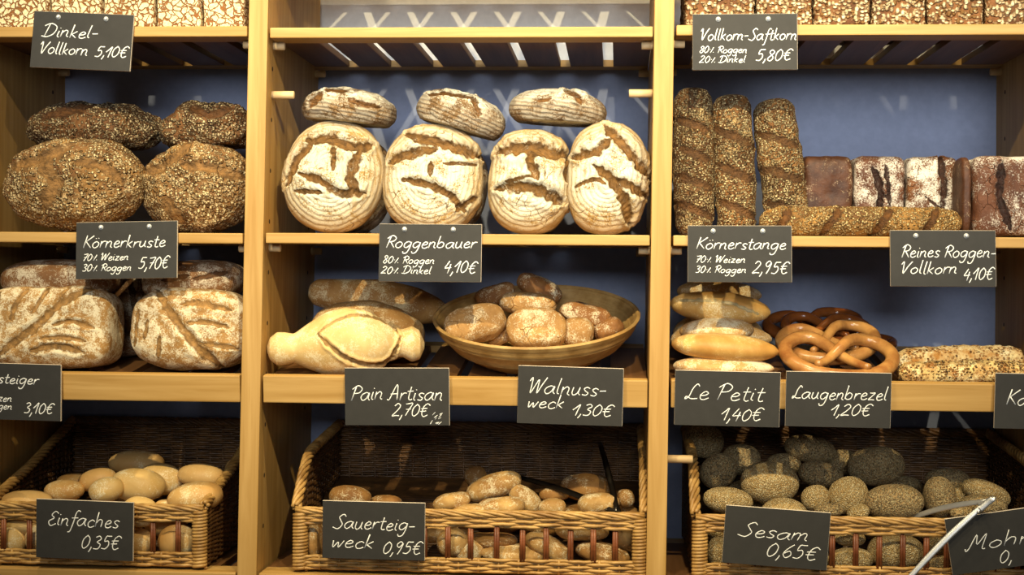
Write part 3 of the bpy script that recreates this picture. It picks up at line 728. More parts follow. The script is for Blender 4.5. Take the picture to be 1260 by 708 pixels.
# ------------------------------------------------------------------ big round seeded breads
g = 'round seeded breads'
loaf('round_seeded_bread', 'korn', 93, 230, 86, 55, 0.088, 0.072, 'big round seeded bread standing at the front edge, its torn crust facing out', group=g, sit=S2[0], rot=2, lean=6, p=2.25, n=52, amp=.008, ns=20,
     cuts=[([(-.85, .35), (-.3, .48), (.1, .8)], .012, .006), ([(-.3, .3), (-.1, -.1), (-.3, -.6)], .016, .003), ([(.15, .35), (.5, .3), (.8, -.1)], .010, .006)])
loaf('round_seeded_bread', 'korn', 246, 230, 67, 56, 0.12, 0.072, 'big round seeded bread standing against the drilled upright', group=g, sit=S2[0], rot=3, lean=6, p=2.25, n=52, amp=.008, ns=20,
     cuts=[([(-.85, .3), (-.4, .5), (.0, .85)], .012, .006), ([(-.1, .35), (.4, .3), (.9, .1)], .010, .006), ([(-.5, -.3), (-.2, -.8)], .013, .003)])
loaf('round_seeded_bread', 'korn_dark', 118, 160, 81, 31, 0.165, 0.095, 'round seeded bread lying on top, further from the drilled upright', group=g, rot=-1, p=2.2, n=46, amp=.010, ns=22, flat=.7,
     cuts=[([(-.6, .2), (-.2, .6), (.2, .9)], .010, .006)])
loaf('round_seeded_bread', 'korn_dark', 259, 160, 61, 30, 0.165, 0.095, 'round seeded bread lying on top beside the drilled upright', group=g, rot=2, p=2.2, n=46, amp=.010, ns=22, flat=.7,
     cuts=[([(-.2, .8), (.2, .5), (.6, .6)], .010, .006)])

# ------------------------------------------------------------------ block breads on the highest shelf
for k, (x0, x1) in enumerate(((-20, 59), (61, 124), (126, 190), (192, 247), (249, 301))):
    names = ['first', 'second', 'third', 'fourth', 'fifth']
    loaf('crackled_block_bread', 'crackle', (x0 + x1) / 2, 32.2 - 33, (x1 - x0) / 2 - 0.4, 33, 0.155, 0.118, 'light crackled block bread on the highest shelf, %s towards the drilled upright' % names[k], group='crackled block breads', block=True, sit=S1[0],
         p=26, n=40, amp=.002, ns=40)
for k, (x0, x1) in enumerate(((843, 929), (931, 1000), (1002, 1071), (1073, 1140), (1142, 1211), (1213, 1275))):
    names = ['first', 'second', 'third', 'fourth', 'fifth', 'sixth']
    loaf('seeded_block_bread', 'saft', (x0 + x1) / 2, 29.4 + k * .2 - 33, (x1 - x0) / 2 - 0.4, 33, 0.155, 0.118, 'dark seed-covered block bread on the highest shelf, %s from the plain upright' % names[k], group='seeded block breads', block=True, sit=S1[2],
         p=26, n=40, amp=.0025, ns=60)

# ------------------------------------------------------------------ upright seeded sticks and rye blocks
g = 'seeded sticks'
stk = [(-1, 8), (-.97, 17), (-.85, 24), (0, 26), (.85, 24), (.97, 17), (1, 8)]
def dcuts(n): return [([(-.75 + i * 1.5 / n, -.9), (-.75 + (i + .55) * 1.5 / n, .9)], .008, .004) for i in range(n)]
kw = dict(n=64, sides=32, amp=.003, ns=25, sit=S2[2])
stickloaf('seeded_stick_bread', 'stange', 853, 199, 92, stk, 0.125, 'seeded bread stick standing upright, first beside the plain upright', group=g, rot=91, cuts=dcuts(4), **kw)
stickloaf('seeded_stick_bread', 'stange', 903, 205, 88, [(x, r * 1.0) for x, r in stk], 0.125, 'seeded bread stick standing upright in the middle of three', group=g, rot=93, cuts=dcuts(3), **kw)
stickloaf('seeded_stick_bread', 'stange', 961, 205, 86, [(x, r * 1.08) for x, r in stk], 0.135, 'seeded bread stick leaning upright next to the rye blocks', group=g, rot=98, cuts=dcuts(3), **kw)
stickloaf('seeded_stick_bread', 'lying', 1058, 271, 124, [(-1, 6), (-.95, 14), (-.8, 19), (0, 20), (.8, 19), (.95, 14), (1, 6)], 0.036, 'seeded bread stick lying along the shelf edge before the rye blocks', group=g, n=90, sides=30, amp=.002, ns=25, flat=.85, sit=S2[2],
          cuts=[([(-.85, -.9), (-.7, .9)], .008, .006), ([(-.4, -.9), (-.2, .9)], .007, .005), ([(.1, -.9), (.3, .9)], .007, .005), ([(.6, -.9), (.75, .9)], .007, .005)])
g = 'rye block breads'
loaf('rye_block_bread', 'rye_plain', 1019, 241, 31, 51, 0.20, 0.07, 'plain dark rye block standing next to the leaning seeded stick', group=g, block=True, sit=S2[2], p=8, n=28, amp=.003, ns=25)
loaf('rye_block_bread', 'rye', 1083, 242, 32, 51, 0.20, 0.07, 'rye block with a dark split and floury streaks, second in the row', group=g, block=True, sit=S2[2], p=8, n=32, amp=.003, ns=30,
     cuts=[([(-.3, .7), (.0, .1), (-.1, -.7)], .008, .006), ([(.2, .8), (.35, -.2)], .005, .004)])
loaf('rye_block_bread', 'rye_cracked', 1149, 243, 33, 51, 0.20, 0.07, 'rye block with a white cracked crust, third in the row', group=g, block=True, sit=S2[2], p=8, n=32, amp=.003, ns=30,
     cuts=[([(.25, 1), (.4, .2), (.3, -.5)], .007, .006), ([(-.3, .0), (.6, -.5)], .003, .003)])
loaf('rye_block_bread', 'rye_plain', 1190, 241, 7, 51, 0.088, 0.045, 'thin brown rye block edge standing between the cracked block and the large one', group=g, block=True, sit=S2[2], p=4, n=20, amp=.001, ns=30)
loaf('rye_block_bread', 'rye', 1239, 241, 41, 51, 0.11, 0.075, 'large dark rye block at the end of the row, split down its middle', group=g, block=True, sit=S2[2], p=7, n=36, amp=.003, ns=24,
     cuts=[([(-.15, .8), (-.2, 0), (.1, -.8)], .008, .005)])

# ------------------------------------------------------------------ dusted scored loaves
g = 'dusted scored loaves'
loaf('scored_loaf', 'steig', 70, 411, 75, 48, 0.082, 0.066, 'large dusted loaf at the shelf edge with a long diagonal score and side cuts', group=g, sit=S3[0], rot=0, lean=5, p=(5.5, 4.6), n=52, amp=.003, ns=14,
     cuts=[([(-.75, -.75), (-.2, -.1), (.25, .55), (.75, .98)], .0085, .005), ([(.15, .02), (.45, .12), (.8, -.05)], .0045, .004), ([(-.05, -.32), (.3, -.28), (.7, -.38)], .004, .003), ([(-.2, -.62), (.2, -.5), (.65, -.65)], .006, .004),
           ([(-.55, .1), (-.45, .6), (-.3, .9)], .005, .004), ([(-.2, .3), (-.1, .6), (.02, .95)], .005, .004), ([(.22, .72), (.35, .95)], .004, .003), ([(-.85, .0), (-.75, .8)], .004, .003)])
loaf('scored_loaf', 'steig', 238, 413, 71, 49, 0.082, 0.066, 'dusted loaf against the drilled upright with a slanting central score', group=g, sit=S3[0], rot=0, lean=5, p=(3.8, 3.3), n=52, amp=.003, ns=14,
     cuts=[([(-.55, .95), (-.15, .2), (.25, -.5), (.6, -.95)], .0085, .005), ([(-.05, .55), (.3, .6), (.8, .4)], .006, .004), ([(.05, .1), (.4, .12), (.75, 0)], .005, .003), ([(.3, -.4), (.9, -.5)], .004, .003),
           ([(-.8, .4), (-.88, -.5)], .004, .003), ([(-.6, .2), (-.68, -.3)], .004, .003), ([(-.4, -.2), (-.45, -.8)], .004, .003)])
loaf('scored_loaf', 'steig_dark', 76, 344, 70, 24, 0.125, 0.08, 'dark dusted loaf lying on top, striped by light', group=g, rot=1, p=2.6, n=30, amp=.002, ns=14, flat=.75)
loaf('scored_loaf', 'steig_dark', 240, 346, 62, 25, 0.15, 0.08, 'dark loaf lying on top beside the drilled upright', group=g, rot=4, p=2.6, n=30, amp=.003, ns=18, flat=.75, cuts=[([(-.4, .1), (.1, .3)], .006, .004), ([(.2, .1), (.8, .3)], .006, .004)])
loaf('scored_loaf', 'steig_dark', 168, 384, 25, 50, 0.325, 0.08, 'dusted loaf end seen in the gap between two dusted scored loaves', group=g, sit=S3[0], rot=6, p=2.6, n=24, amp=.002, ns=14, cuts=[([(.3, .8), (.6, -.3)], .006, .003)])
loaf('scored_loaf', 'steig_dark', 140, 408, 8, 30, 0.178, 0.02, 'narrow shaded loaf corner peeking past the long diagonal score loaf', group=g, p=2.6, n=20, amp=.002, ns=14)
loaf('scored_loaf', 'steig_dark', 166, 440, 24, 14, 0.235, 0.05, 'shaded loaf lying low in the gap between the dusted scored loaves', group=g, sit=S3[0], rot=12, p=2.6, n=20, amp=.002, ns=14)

# ------------------------------------------------------------------ ivory knobbed loaf and loaves behind it
g = 'knobbed country loaves'
art = [(-1, 4), (-.97, 13), (-.88, 20), (-.78, 20), (-.66, 18), (-.5, 27), (-.25, 39), (0, 42), (.25, 39), (.48, 28), (.62, 18), (.72, 17), (.84, 22), (.94, 18), (1, 5)]
stickloaf('knobbed_loaf', 'art', 426, 425, 95, art, 0.066, 'ivory country loaf with knobbed ends and a wide oval split', group=g, sit=S3[1], rot=1, yaw=12, b_over=.95, n=170, sides=120, amp=.0008, ns=10, lean=0,
          zoff=[(-1, -8), (-.7, -8), (0, 0), (.7, -3), (1, -6)],
          cuts=[([(-.37, .26), (-.2, .56), (.08, .78), (.35, .70), (.58, .45), (.69, .12)], .0030, .0045), ([(-.37, .26), (-.22, -.08), (.0, -.46), (.3, -.66), (.55, -.52), (.69, .12)], .0040, .0075)])
stickloaf('knobbed_loaf', 'art_brown', 453, 410, 69, [(-1, 8), (-.9, 20), (-.6, 32), (0, 39), (.5, 33), (.75, 24), (.88, 19), (.96, 14), (1, 6)], 0.20, 'brown loaf directly behind the ivory knobbed loaf', group=g, sit=S3[1], rot=-5, n=50, sides=30, amp=.001, ns=14,
          cuts=[([(.2, -.5), (.4, .3), (.7, .1)], .005, .004)])
stickloaf('knobbed_loaf', 'art_brown', 466, 371, 86, [(-1, 8), (-.92, 16), (-.6, 20), (0, 27), (.5, 24), (.85, 15), (1, 6)], 0.30, 'shaded brown loaf at the back, highest behind the ivory knobbed loaf', group=g, rot=-8, n=50, sides=30, amp=.001, ns=14)
stickloaf('knobbed_loaf', 'art_brown', 402, 412, 34, [(-1, 5), (-.8, 13), (0, 20), (.8, 13), (1, 5)], 0.315, 'brown loaf tip showing between the ivory knobbed loaf and the upright', group=g, sit=S3[1], rot=8, n=30, sides=24, amp=.001, ns=14)
stickloaf('knobbed_loaf', 'art_brown', 495, 408, 28, [(-1, 8), (-.6, 16), (0, 18), (.7, 14), (1, 5)], 0.315, 'brown rounded loaf end showing past the knob nearest the cane bowl', group=g, sit=S3[1], rot=-20, n=30, sides=24, amp=.001, ns=14)

# ------------------------------------------------------------------ cane bowl with square rolls
def bowl():
    Yc = 0.162; c = P(660, 400, Yc); m = MPP(660, 396, Yc)
    R = 127.5 * m
    prof = [(0.20, -.42), (0.40, -.405), (0.62, -.34), (0.80, -.22), (0.91, -.10), (0.985, .01), (1.0, .045), (0.975, .06), (0.95, .035), (0.87, -.08), (0.76, -.19), (0.62, -.265), (0.48, -.29), (0.02, -.30)]
    n = 96; pts = []; fine = []
    for i in range(len(prof) - 1):
        for t in np.linspace(0, 1, 9)[:-1]:
            r = prof[i][0] + (prof[i + 1][0] - prof[i][0]) * t; z = prof[i][1] + (prof[i + 1][1] - prof[i][1]) * t
            fine.append((r + 0.018 * (math.sin((z * 2.0 + r * .6) * 38) ** 2) * (1 if 0.5 < r < 0.96 else 0), z))
    fine.append(prof[-1])
    ru = random.Random(4)
    for r, z in fine:
        for k in range(n):
            q = 2 * math.pi * k / n
            pts.append((R * r * math.cos(q), R * r * math.sin(q) * .93, R * z))
    fs = [(i * n + k, i * n + (k + 1) % n, (i + 1) * n + (k + 1) % n, (i + 1) * n + k) for i in range(len(fine) - 1) for k in range(n)]
    fs.append(tuple(reversed(range(n)))); fs.append(tuple((len(fine) - 1) * n + k for k in range(n)))
    o = link_mesh('cane_bowl', pts, fs, M['banneton'])
    o.location = c; o.rotation_euler = (math.radians(18), math.radians(-1), 0)
    settle(o, S3[1])
    setmeta(o, 'wide ringed cane bowl tilted forward and filled with floury square rolls', 'bowl')
    return o
bowl()
g = 'square rolls in the cane bowl'
sq = dict(p=(3.2, 2.6), n=24, amp=.003, ns=28)
loaf('square_roll', 'walnut', 585, 399, 38, 23, 0.115, 0.026, 'brown floury square roll lying nearest the ivory loaf in the cane bowl', 'bread roll', g, rot=14, lean=25, **sq)
loaf('square_roll', 'walnut', 660, 405, 37, 26, 0.095, 0.026, 'floury square roll facing out at the front middle of the cane bowl', 'bread roll', g, rot=0, lean=22, **sq)
loaf('square_roll', 'walnut', 650, 374, 35, 14, 0.165, 0.036, 'floury roll lying behind the front middle square roll in the bowl', 'bread roll', g, rot=-4, **sq)
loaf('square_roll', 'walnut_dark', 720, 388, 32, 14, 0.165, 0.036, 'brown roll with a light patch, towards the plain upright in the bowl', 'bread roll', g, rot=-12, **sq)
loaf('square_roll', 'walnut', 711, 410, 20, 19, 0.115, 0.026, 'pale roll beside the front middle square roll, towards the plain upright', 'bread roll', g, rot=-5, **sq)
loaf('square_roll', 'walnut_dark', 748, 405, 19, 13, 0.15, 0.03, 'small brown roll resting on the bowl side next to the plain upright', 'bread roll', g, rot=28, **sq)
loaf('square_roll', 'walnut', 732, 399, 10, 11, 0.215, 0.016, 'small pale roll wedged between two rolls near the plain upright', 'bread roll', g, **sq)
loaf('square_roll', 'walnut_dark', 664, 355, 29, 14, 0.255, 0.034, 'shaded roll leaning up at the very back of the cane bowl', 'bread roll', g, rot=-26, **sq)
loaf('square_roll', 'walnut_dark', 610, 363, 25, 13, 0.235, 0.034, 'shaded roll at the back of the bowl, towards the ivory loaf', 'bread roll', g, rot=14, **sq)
loaf('square_roll', 'walnut', 616, 413, 17, 11, 0.15, 0.022, 'roll tucked beneath the brown floury square roll at the bowl front', 'bread roll', g, rot=28, **sq)

# ------------------------------------------------------------------ golden sticks, pretzels, cheese and seed sticks
g = 'golden bread sticks'
le = [(-1, 2), (-.94, 7), (-.75, 12.5), (-.3, 17.5), (.2, 18), (.65, 14), (.92, 7.5), (1, 2)]
ps = dict(n=50, sides=32, amp=.0008, ns=14)
stickloaf('golden_bread_stick', 'petit', 892, 428, 66, le, 0.080, 'glossy golden bread stick lying across the front of the stack', group=g, rot=-4, b_over=1.6, **ps)
stickloaf('golden_bread_stick', 'petit_dust', 890, 452, 62, [(x, r * .78) for x, r in le], 0.080, 'golden bread stick at the bottom of the stack behind the sign', group=g, sit=S3[2], rot=-1, b_over=1.6, **ps)
stickloaf('golden_bread_stick', 'petit_dust', 882, 407, 46, [(x, r * .9) for x, r in le], 0.135, 'dusted bread stick with a domed top, just above the glossy front one', group=g, rot=2, b_over=1.6, **ps)
stickloaf('golden_bread_stick', 'petit_dust', 908, 412, 42, [(x, r * .75) for x, r in le], 0.185, 'bread stick whose end pokes out towards the pretzels', group=g, rot=-8, b_over=1.6, **ps)
stickloaf('golden_bread_stick', 'petit', 886, 379, 62, [(x, r * 1.12) for x, r in le], 0.17, 'bread stick lying on top of the golden stack, half shaded', group=g, rot=-5, b_over=1.5, cuts=[([(-.8, .25), (0, .45), (.8, -.2)], .003, .003)], **ps)
stickloaf('golden_bread_stick', 'petit_dust', 885, 361, 52, [(x, r * .9) for x, r in le], 0.28, 'shaded bread stick at the back top of the golden stack', group=g, rot=-3, b_over=1.5, **ps)
stickloaf('golden_bread_stick', 'petit_dust', 846, 414, 22, [(x, r * .75) for x, r in le], 0.185, 'short bread stick end beside the plain upright in the golden stack', group=g, rot=25, b_over=1.3, **ps)
stickloaf('golden_bread_stick', 'petit_dust', 884, 412, 56, [(x, r * 1.6) for x, r in le], 0.295, 'shaded bread stick lying at the bottom back of the golden stack', group=g, sit=S3[2], rot=0, b_over=1.5, **ps)

def pretzel(mat, px, py, W, Y, pitch, yaw, roll, label, thick=1.0, seed=0):
    """one rope: a broad belly arc above, arms crossing and meeting the rim; laid flat, then pitched"""
    m = MPP(px, py, Y); R = W * m / 2
    half = [(0, -.66), (.30, -.64), (.62, -.50), (.88, -.18), (.92, .16), (.72, .44), (.44, .50), (.20, .30), (.03, .06), (-.14, -.14), (-.30, -.36), (-.44, -.56)]
    path = [(-x * R, y * R) for x, y in half[:0:-1]] + [(x * R, y * R) for x, y in half]
    sm = catmull(path, 3); n = len(sm); t = np.linspace(0, 1, n)
    rr = R * .132 * thick * (0.42 + 0.58 * np.clip(np.sin(np.pi * t), 0, 1) ** 0.7)
    rise = np.zeros(n)
    pts = []
    for i, (x, y) in enumerate(sm):
        e = min(t[i], 1 - t[i])
        z = R * .15 * thick + (R * .16 if .10 < e < .20 and t[i] > .5 else 0) + R * .17 * max(0, 1 - e / .08)
        pts.append((x, y, z))
    # soften heights
    zz = np.array([p_[2] for p_ in pts])
    for _ in range(6): zz[1:-1] = (zz[:-2] + zz[1:-1] * 2 + zz[2:]) / 4
    pts = [(p_[0], p_[1], z) for p_, z in zip(pts, zz)]
    mb = MB(); mb.tube(pts, [float(r) for r in rr], 18, up=(0, 0, 1))
    # pale burst along the belly
    cut = np.zeros(len(mb.v))
    for i in range(n):
        for k in range(18):
            if 0.34 < t[i] < 0.66:
                q = 2 * math.pi * k / 18
                cut[i * 18 + k] = 0.0
    o = link_mesh('pretzel', mb.v, mb.f, M[mat], attrs=dict(cut=cut, top=cut * 0, ring=cut * 0, rad=cut * 0))
    o.location = P(px, py, Y); o.rotation_euler = (math.radians(pitch), math.radians(roll), math.radians(yaw))
    return setmeta(o, label, 'pretzel', 'pretzels')
pretzel('pretzel', 1031, 446, 142, 0.085, 31, 0, 3, 'golden pretzel at the front of the pile with two open loops')
pretzel('pretzel', 1019, 427, 124, 0.168, 30, 4, -4, 'glossy brown pretzel directly behind the front golden one')
pretzel('pretzel_dark', 1016, 411, 108, 0.24, 26, -3, 4, 'dark glossy pretzel in the third layer of the pile')
pretzel('pretzel_dark', 1000, 407, 118, 0.32, 22, -6, -3, 'shaded pretzel at the back of the pile')
pretzel('pretzel_dark', 1062, 426, 84, 0.30, 12, 20, 0, 'shaded pretzel lying flat at the back beside the cheese sticks')
g = 'cheese and seed sticks'
cs = [(-1, 6), (-.95, 12), (-.8, 15), (0, 17), (.8, 15), (.95, 12), (1, 6)]
stickloaf('topped_stick', 'stick', 1189, 458, 84, cs, 0.062, 'seed-crusted stick lying along the front shelf edge', group=g, sit=S3[2], rot=1, n=90, sides=30, amp=.004, ns=60, flat=.6)
stickloaf('topped_stick', 'stick_pale', 1180, 441, 79, [(x, r * 1.32) for x, r in cs], 0.128, 'cheese-topped pale stick lying behind the seed-crusted one', group=g, sit=S3[2], rot=2, n=90, sides=30, amp=.003, ns=60, flat=.6)

# ------------------------------------------------------------------ wicker baskets
def weave(mb, A, B, bot, top, nrow, nst, nrm, amp=.0028, r=.0026, seg=2):
    """rods from A to B (x, y); bot and top give the height along t; woven in and out past nst stakes"""
    nrm = Vector(nrm); ru = random.Random(nst * 31 + nrow)
    ns = nst * seg
    for k in range(nrow):
        pts = []
        for i in range(ns + 1):
            t = i / ns; zb, zt = bot(t), top(t)
            s = (k + .5) / nrow
            p_ = Vector((A[0] + (B[0] - A[0]) * t, A[1] + (B[1] - A[1]) * t, zb + (zt - zb) * s + ru.uniform(-.0006, .0006)))
            p_ += nrm * (amp * math.cos(math.pi * i / seg) * (1 if k % 2 else -1))
            pts.append(p_)
        mb.tube(pts, r * ru.uniform(.85, 1.1), 5, up=(0, 0, 1))
    for i in range(nst + 1):
        t = (i + .0) / nst
        x, y = A[0] + (B[0] - A[0]) * t, A[1] + (B[1] - A[1]) * t
        mb.tube([(x, y, bot(t)), (x, y, top(t))], .0024, 5, up=(1, 0, 0))

def braid(mb, line, R, r, turns, strands=3, per=8):
    """strands wound round a line of points"""
    line = [Vector(p_) for p_ in line]
    L = [0]
    for a, b in zip(line, line[1:]): L.append(L[-1] + (b - a).length)
    n = max(int(turns * per), 8)
    def at(s):
        s *= L[-1]
        for i in range(len(L) - 1):
            if s <= L[i + 1] + 1e-9:
                return line[i].lerp(line[i + 1], (s - L[i]) / max(L[i + 1] - L[i], 1e-9)), (line[i + 1] - line[i]).normalized()
        return line[-1], (line[-1] - line[-2]).normalized()
    for k in range(strands):
        pts = []
        for i in range(n + 1):
            p_, t = at(i / n)
            a = Vector((0, 0, 1)) - t * t.z
            if a.length < .1: a = Vector((1, 0, 0)) - t * t.x
            a.normalize(); c = t.cross(a); q = 2 * math.pi * (turns * i / n + k / strands)
            pts.append(p_ + a * R * math.cos(q) + c * R * math.sin(q))
        mb.tube(pts, r, 6)

BASE_Y = (0.0, 0.085, 0.25, 0.44); BASE_Z = (0.005, 0.007, 0.098, 0.112)
def basket(xl, xr, label, prof, bars, skew=0.0):
    Yf, Yb = 0.020, 0.452
    zf, zb = P(560, 629, Yf).z, ZC - 0.5345
    X0, X1 = P(xl, 650, Yf).x, P(xr, 650, Yf).x
    root = empty('wicker_basket', ((X0 + X1) / 2, Yf, zb), (0, 0, 0), label, 'basket', 'wicker bread baskets')
    ox, oy, oz = root.location
    Lx = (X1 - X0) / 2; Ly = Yb - Yf; H = zf - zb
    def side_top(t):                               # t 0 front .. 1 back, height above the base
        return np.interp(t, [q[0] for q in prof], [q[1] for q in prof])
    ht = lambda t: H + side_top(t)
    rimb = H - 0.029
    # front: lower band, upper band, bars
    mb = MB(); weave(mb, (-Lx + .012, 0), (Lx - .012, 0), lambda t: 0.004, lambda t: 0.030, 5, int(Lx * 2 / .036), (0, 1, 0), r=.0032, seg=4); mb.build('front_lower_band', M['wicker'], root, True)
    mb = MB(); weave(mb, (-Lx + .012, 0), (Lx - .012, 0), lambda t: rimb, lambda t: H - .006, 5, int(Lx * 2 / .040), (0, 1, 0), r=.0034, seg=4)
    mb.build('front_upper_band', M['wicker'], root, True)
    mb = MB(); braid(mb, [(-Lx + .004, 0, H - .004), (Lx - .004, 0, H - .004)], .0046, .0032, Lx * 2 / .15, 5)
    mb.build('front_rim', M['wicker'], root, True)
    for px in bars:
        x = P(px, 665, Yf).x - ox
        mb = MB()
        for dx in (-.0024, .0026): mb.tube([(x + dx, 0.001, .024), (x + dx * .8, 0.001, rimb + .006)], .0031, 7, up=(0, 1, 0))
        mb.build('upright_bar', M['bar'], root, True)
    for sx in (-1, 1):
        # wrapped corner post
        mb = MB(); turns = int(H / .0066); pts = []
        for i in range(turns * 12 + 1):
            q = 2 * math.pi * i / 12
            pts.append((sx * (Lx - .012) + .0115 * math.cos(q), .004 + .0095 * math.sin(q), .002 + (H - .012) * i / (turns * 12)))
        mb.tube(pts, .0034, 6, up=(0, 0, 1)); mb.build('corner_post', M['wicker'], root, True)
        # woven side
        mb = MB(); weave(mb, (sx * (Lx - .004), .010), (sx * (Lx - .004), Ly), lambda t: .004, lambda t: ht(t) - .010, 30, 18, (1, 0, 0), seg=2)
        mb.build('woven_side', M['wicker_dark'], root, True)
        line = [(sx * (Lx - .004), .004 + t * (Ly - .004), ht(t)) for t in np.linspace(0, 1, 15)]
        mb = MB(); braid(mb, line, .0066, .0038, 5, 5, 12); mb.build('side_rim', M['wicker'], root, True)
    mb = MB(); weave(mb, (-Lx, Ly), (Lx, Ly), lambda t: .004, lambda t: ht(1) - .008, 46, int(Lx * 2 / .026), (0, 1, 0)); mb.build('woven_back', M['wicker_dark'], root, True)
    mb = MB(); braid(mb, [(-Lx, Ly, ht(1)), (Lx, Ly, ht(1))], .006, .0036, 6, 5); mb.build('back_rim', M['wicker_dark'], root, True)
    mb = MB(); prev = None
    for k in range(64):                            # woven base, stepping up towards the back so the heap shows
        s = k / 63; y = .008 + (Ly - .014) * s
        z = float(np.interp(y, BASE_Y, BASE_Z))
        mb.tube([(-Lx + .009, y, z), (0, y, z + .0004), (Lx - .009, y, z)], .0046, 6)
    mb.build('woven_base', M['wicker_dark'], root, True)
    return root
steep = [(0, 0), (.04, .014), (.18, .070), (.30, .088), (1, .110)]
slow = [(0, 0), (.1, .010), (.45, .042), (1, .110)]
basket(-16, 253, 'wicker basket of pale round rolls, with woven sides and an open barred front', slow, (4, 36, 68, 100, 132, 161, 188, 219))
basket(361, 796, 'wide wicker basket holding long sourdough rolls and dark tongs', steep, (400, 430, 462, 492, 522, 551, 579, 611, 643, 672, 702, 730, 757))
basket(853, 1292, 'wicker basket of sesame and poppy seed rolls, with steel tongs across it', steep, (898, 927, 956, 985, 1024, 1053, 1082, 1111, 1140, 1165, 1194, 1223, 1252))

# ------------------------------------------------------------------ rolls in the baskets
def rolls(name, group, cat, base, rows):
    # neighbours that would share the same space are eased apart in depth
    it = []
    for (mat, px, py, hw, hh, rot, Y, label) in rows:
        m = MPP(px, py, Y); d = min(max(hw * .72, hh), 28) * m
        it.append([px, py, hw, hh, max(Y, .030 + d), d])
    def dims(q):
        m = MPP(q[0], q[1], q[4]); return P(q[0], q[1], q[4]), (q[2] * m, q[5], q[3] * m)
    for _ in range(60):
        moved = False
        for i in range(len(it)):
            for j in range(i + 1, len(it)):
                ca, ra = dims(it[i]); cb, rb = dims(it[j]); dv = cb - ca; L = dv.length
                if L < 1e-6: continue
                u = dv / L
                sa = 1 / math.sqrt(sum((u[k] / ra[k]) ** 2 for k in range(3))); sb = 1 / math.sqrt(sum((u[k] / rb[k]) ** 2 for k in range(3)))
                over = (sa + sb) * 0.84 - L
                if over > 0.001:
                    r = it[j] if it[j][4] >= it[i][4] else it[i]
                    if r[4] < 0.40: r[4] = min(r[4] + min(over, .006), 0.40); moved = True
        if not moved: break
    zb = ZC - 0.5345
    for q, (mat, px, py, hw, hh, rot, Y, label) in zip(it, rows):
        o = loaf(name, mat, px, py, hw, hh, q[4], q[5], label, cat, group, rot=rot, **base)
        low = min((o.rotation_euler.to_matrix() @ v.co).z for v in o.data.vertices) + o.location.z
        flo = zb + .0055 + float(np.interp(q[4] - .02, BASE_Y, BASE_Z))
        if low < flo: o.location.z += flo - low

rolls('round_roll', 'pale rolls in the basket', 'bread roll', dict(p=2.15, n=18, amp=.0012, ns=12), [
 ('pale', 170, 597, 33, 20, -6, .105, 'large pale roll on top of the heap right above the price sign edge'),
 ('pale', 198, 590, 27, 19, -4, .165, 'pale roll behind the large top roll of the heap'),
 ('pale_tan', 240, 613, 34, 19, 10, .085, 'broad tan roll at the basket corner next to the drilled upright'),
 ('pale_tan', 248, 586, 29, 15, -4, .175, 'tan roll behind the broad corner roll near the drilled upright'),
 ('pale', 131, 603, 22, 15, 14, .095, 'pale roll with a dark speck, leaning on the large top roll'),
 ('pale_tan', 120, 591, 24, 14, 10, .155, 'tan roll behind the speckled pale roll'),
 ('pale_tan', 79, 604, 24, 13, 2, .125, 'tan roll peeking over the price sign'),
 ('pale_tan', 32, 617, 32, 13, 2, .075, 'tan roll lying at the far corner away from the drilled upright'),
 ('pale', 172, 630, 22, 18, -8, .055, 'whitish roll just behind the basket rim beside the sign'),
 ('pale_tan', 203, 624, 13, 9, 0, .085, 'small sliver of roll between the whitish one and the broad corner roll'),
 ('pale_tan', 168, 570, 34, 15, 0, .275, 'shaded roll highest at the back of the pale roll heap'),
 ('pale_tan', 92, 592, 22, 9, 4, .205, 'roll with a shaded brown top behind the tan one over the sign'),
 ('pale_tan', 289, 580, 12, 15, 0, .30, 'tan roll propped against the basket side beside the drilled upright'),
 ('pale', 18, 672, 14, 18, 8, .062, 'pale roll on end, seen between the first two bars of the basket front'),
 ('pale', 46, 662, 14, 18, 0, .070, 'pale roll half hidden by the sign, low behind the second bar'),
 ('pale', 27, 648, 24, 9, -4, .075, 'pale roll lying just under the rim beside the sign'),
 ('pale_tan', 172, 671, 17, 17, 0, .066, 'tan roll low behind the first bar past the sign'),
 ('pale_tan', 219, 672, 24, 20, 4, .066, 'round tan roll low behind the last bar near the corner post'),
 ('pale', 138, 694, 20, 9, 0, .066, 'pale roll on the basket floor beneath the sign'),
 ('pale_tan', 84, 646, 30, 17, 0, .135, 'shaded roll deep in the heap behind the sign, towards the second bar'),
 ('pale_tan', 145, 645, 30, 17, 0, .140, 'shaded roll deep in the heap behind the sign edge'),
 ('pale_tan', 203, 645, 26, 15, 0, .145, 'shaded roll deep in the heap under the large top roll'),
 ('pale_tan', 250, 628, 26, 20, 0, .185, 'shaded roll deep in the heap under the broad corner roll'),
 ('pale', 90, 692, 24, 10, 0, .066, 'pale roll on the basket floor well behind the sign'),
])
lr = dict(p=2.3, n=18, amp=.0022, ns=24)
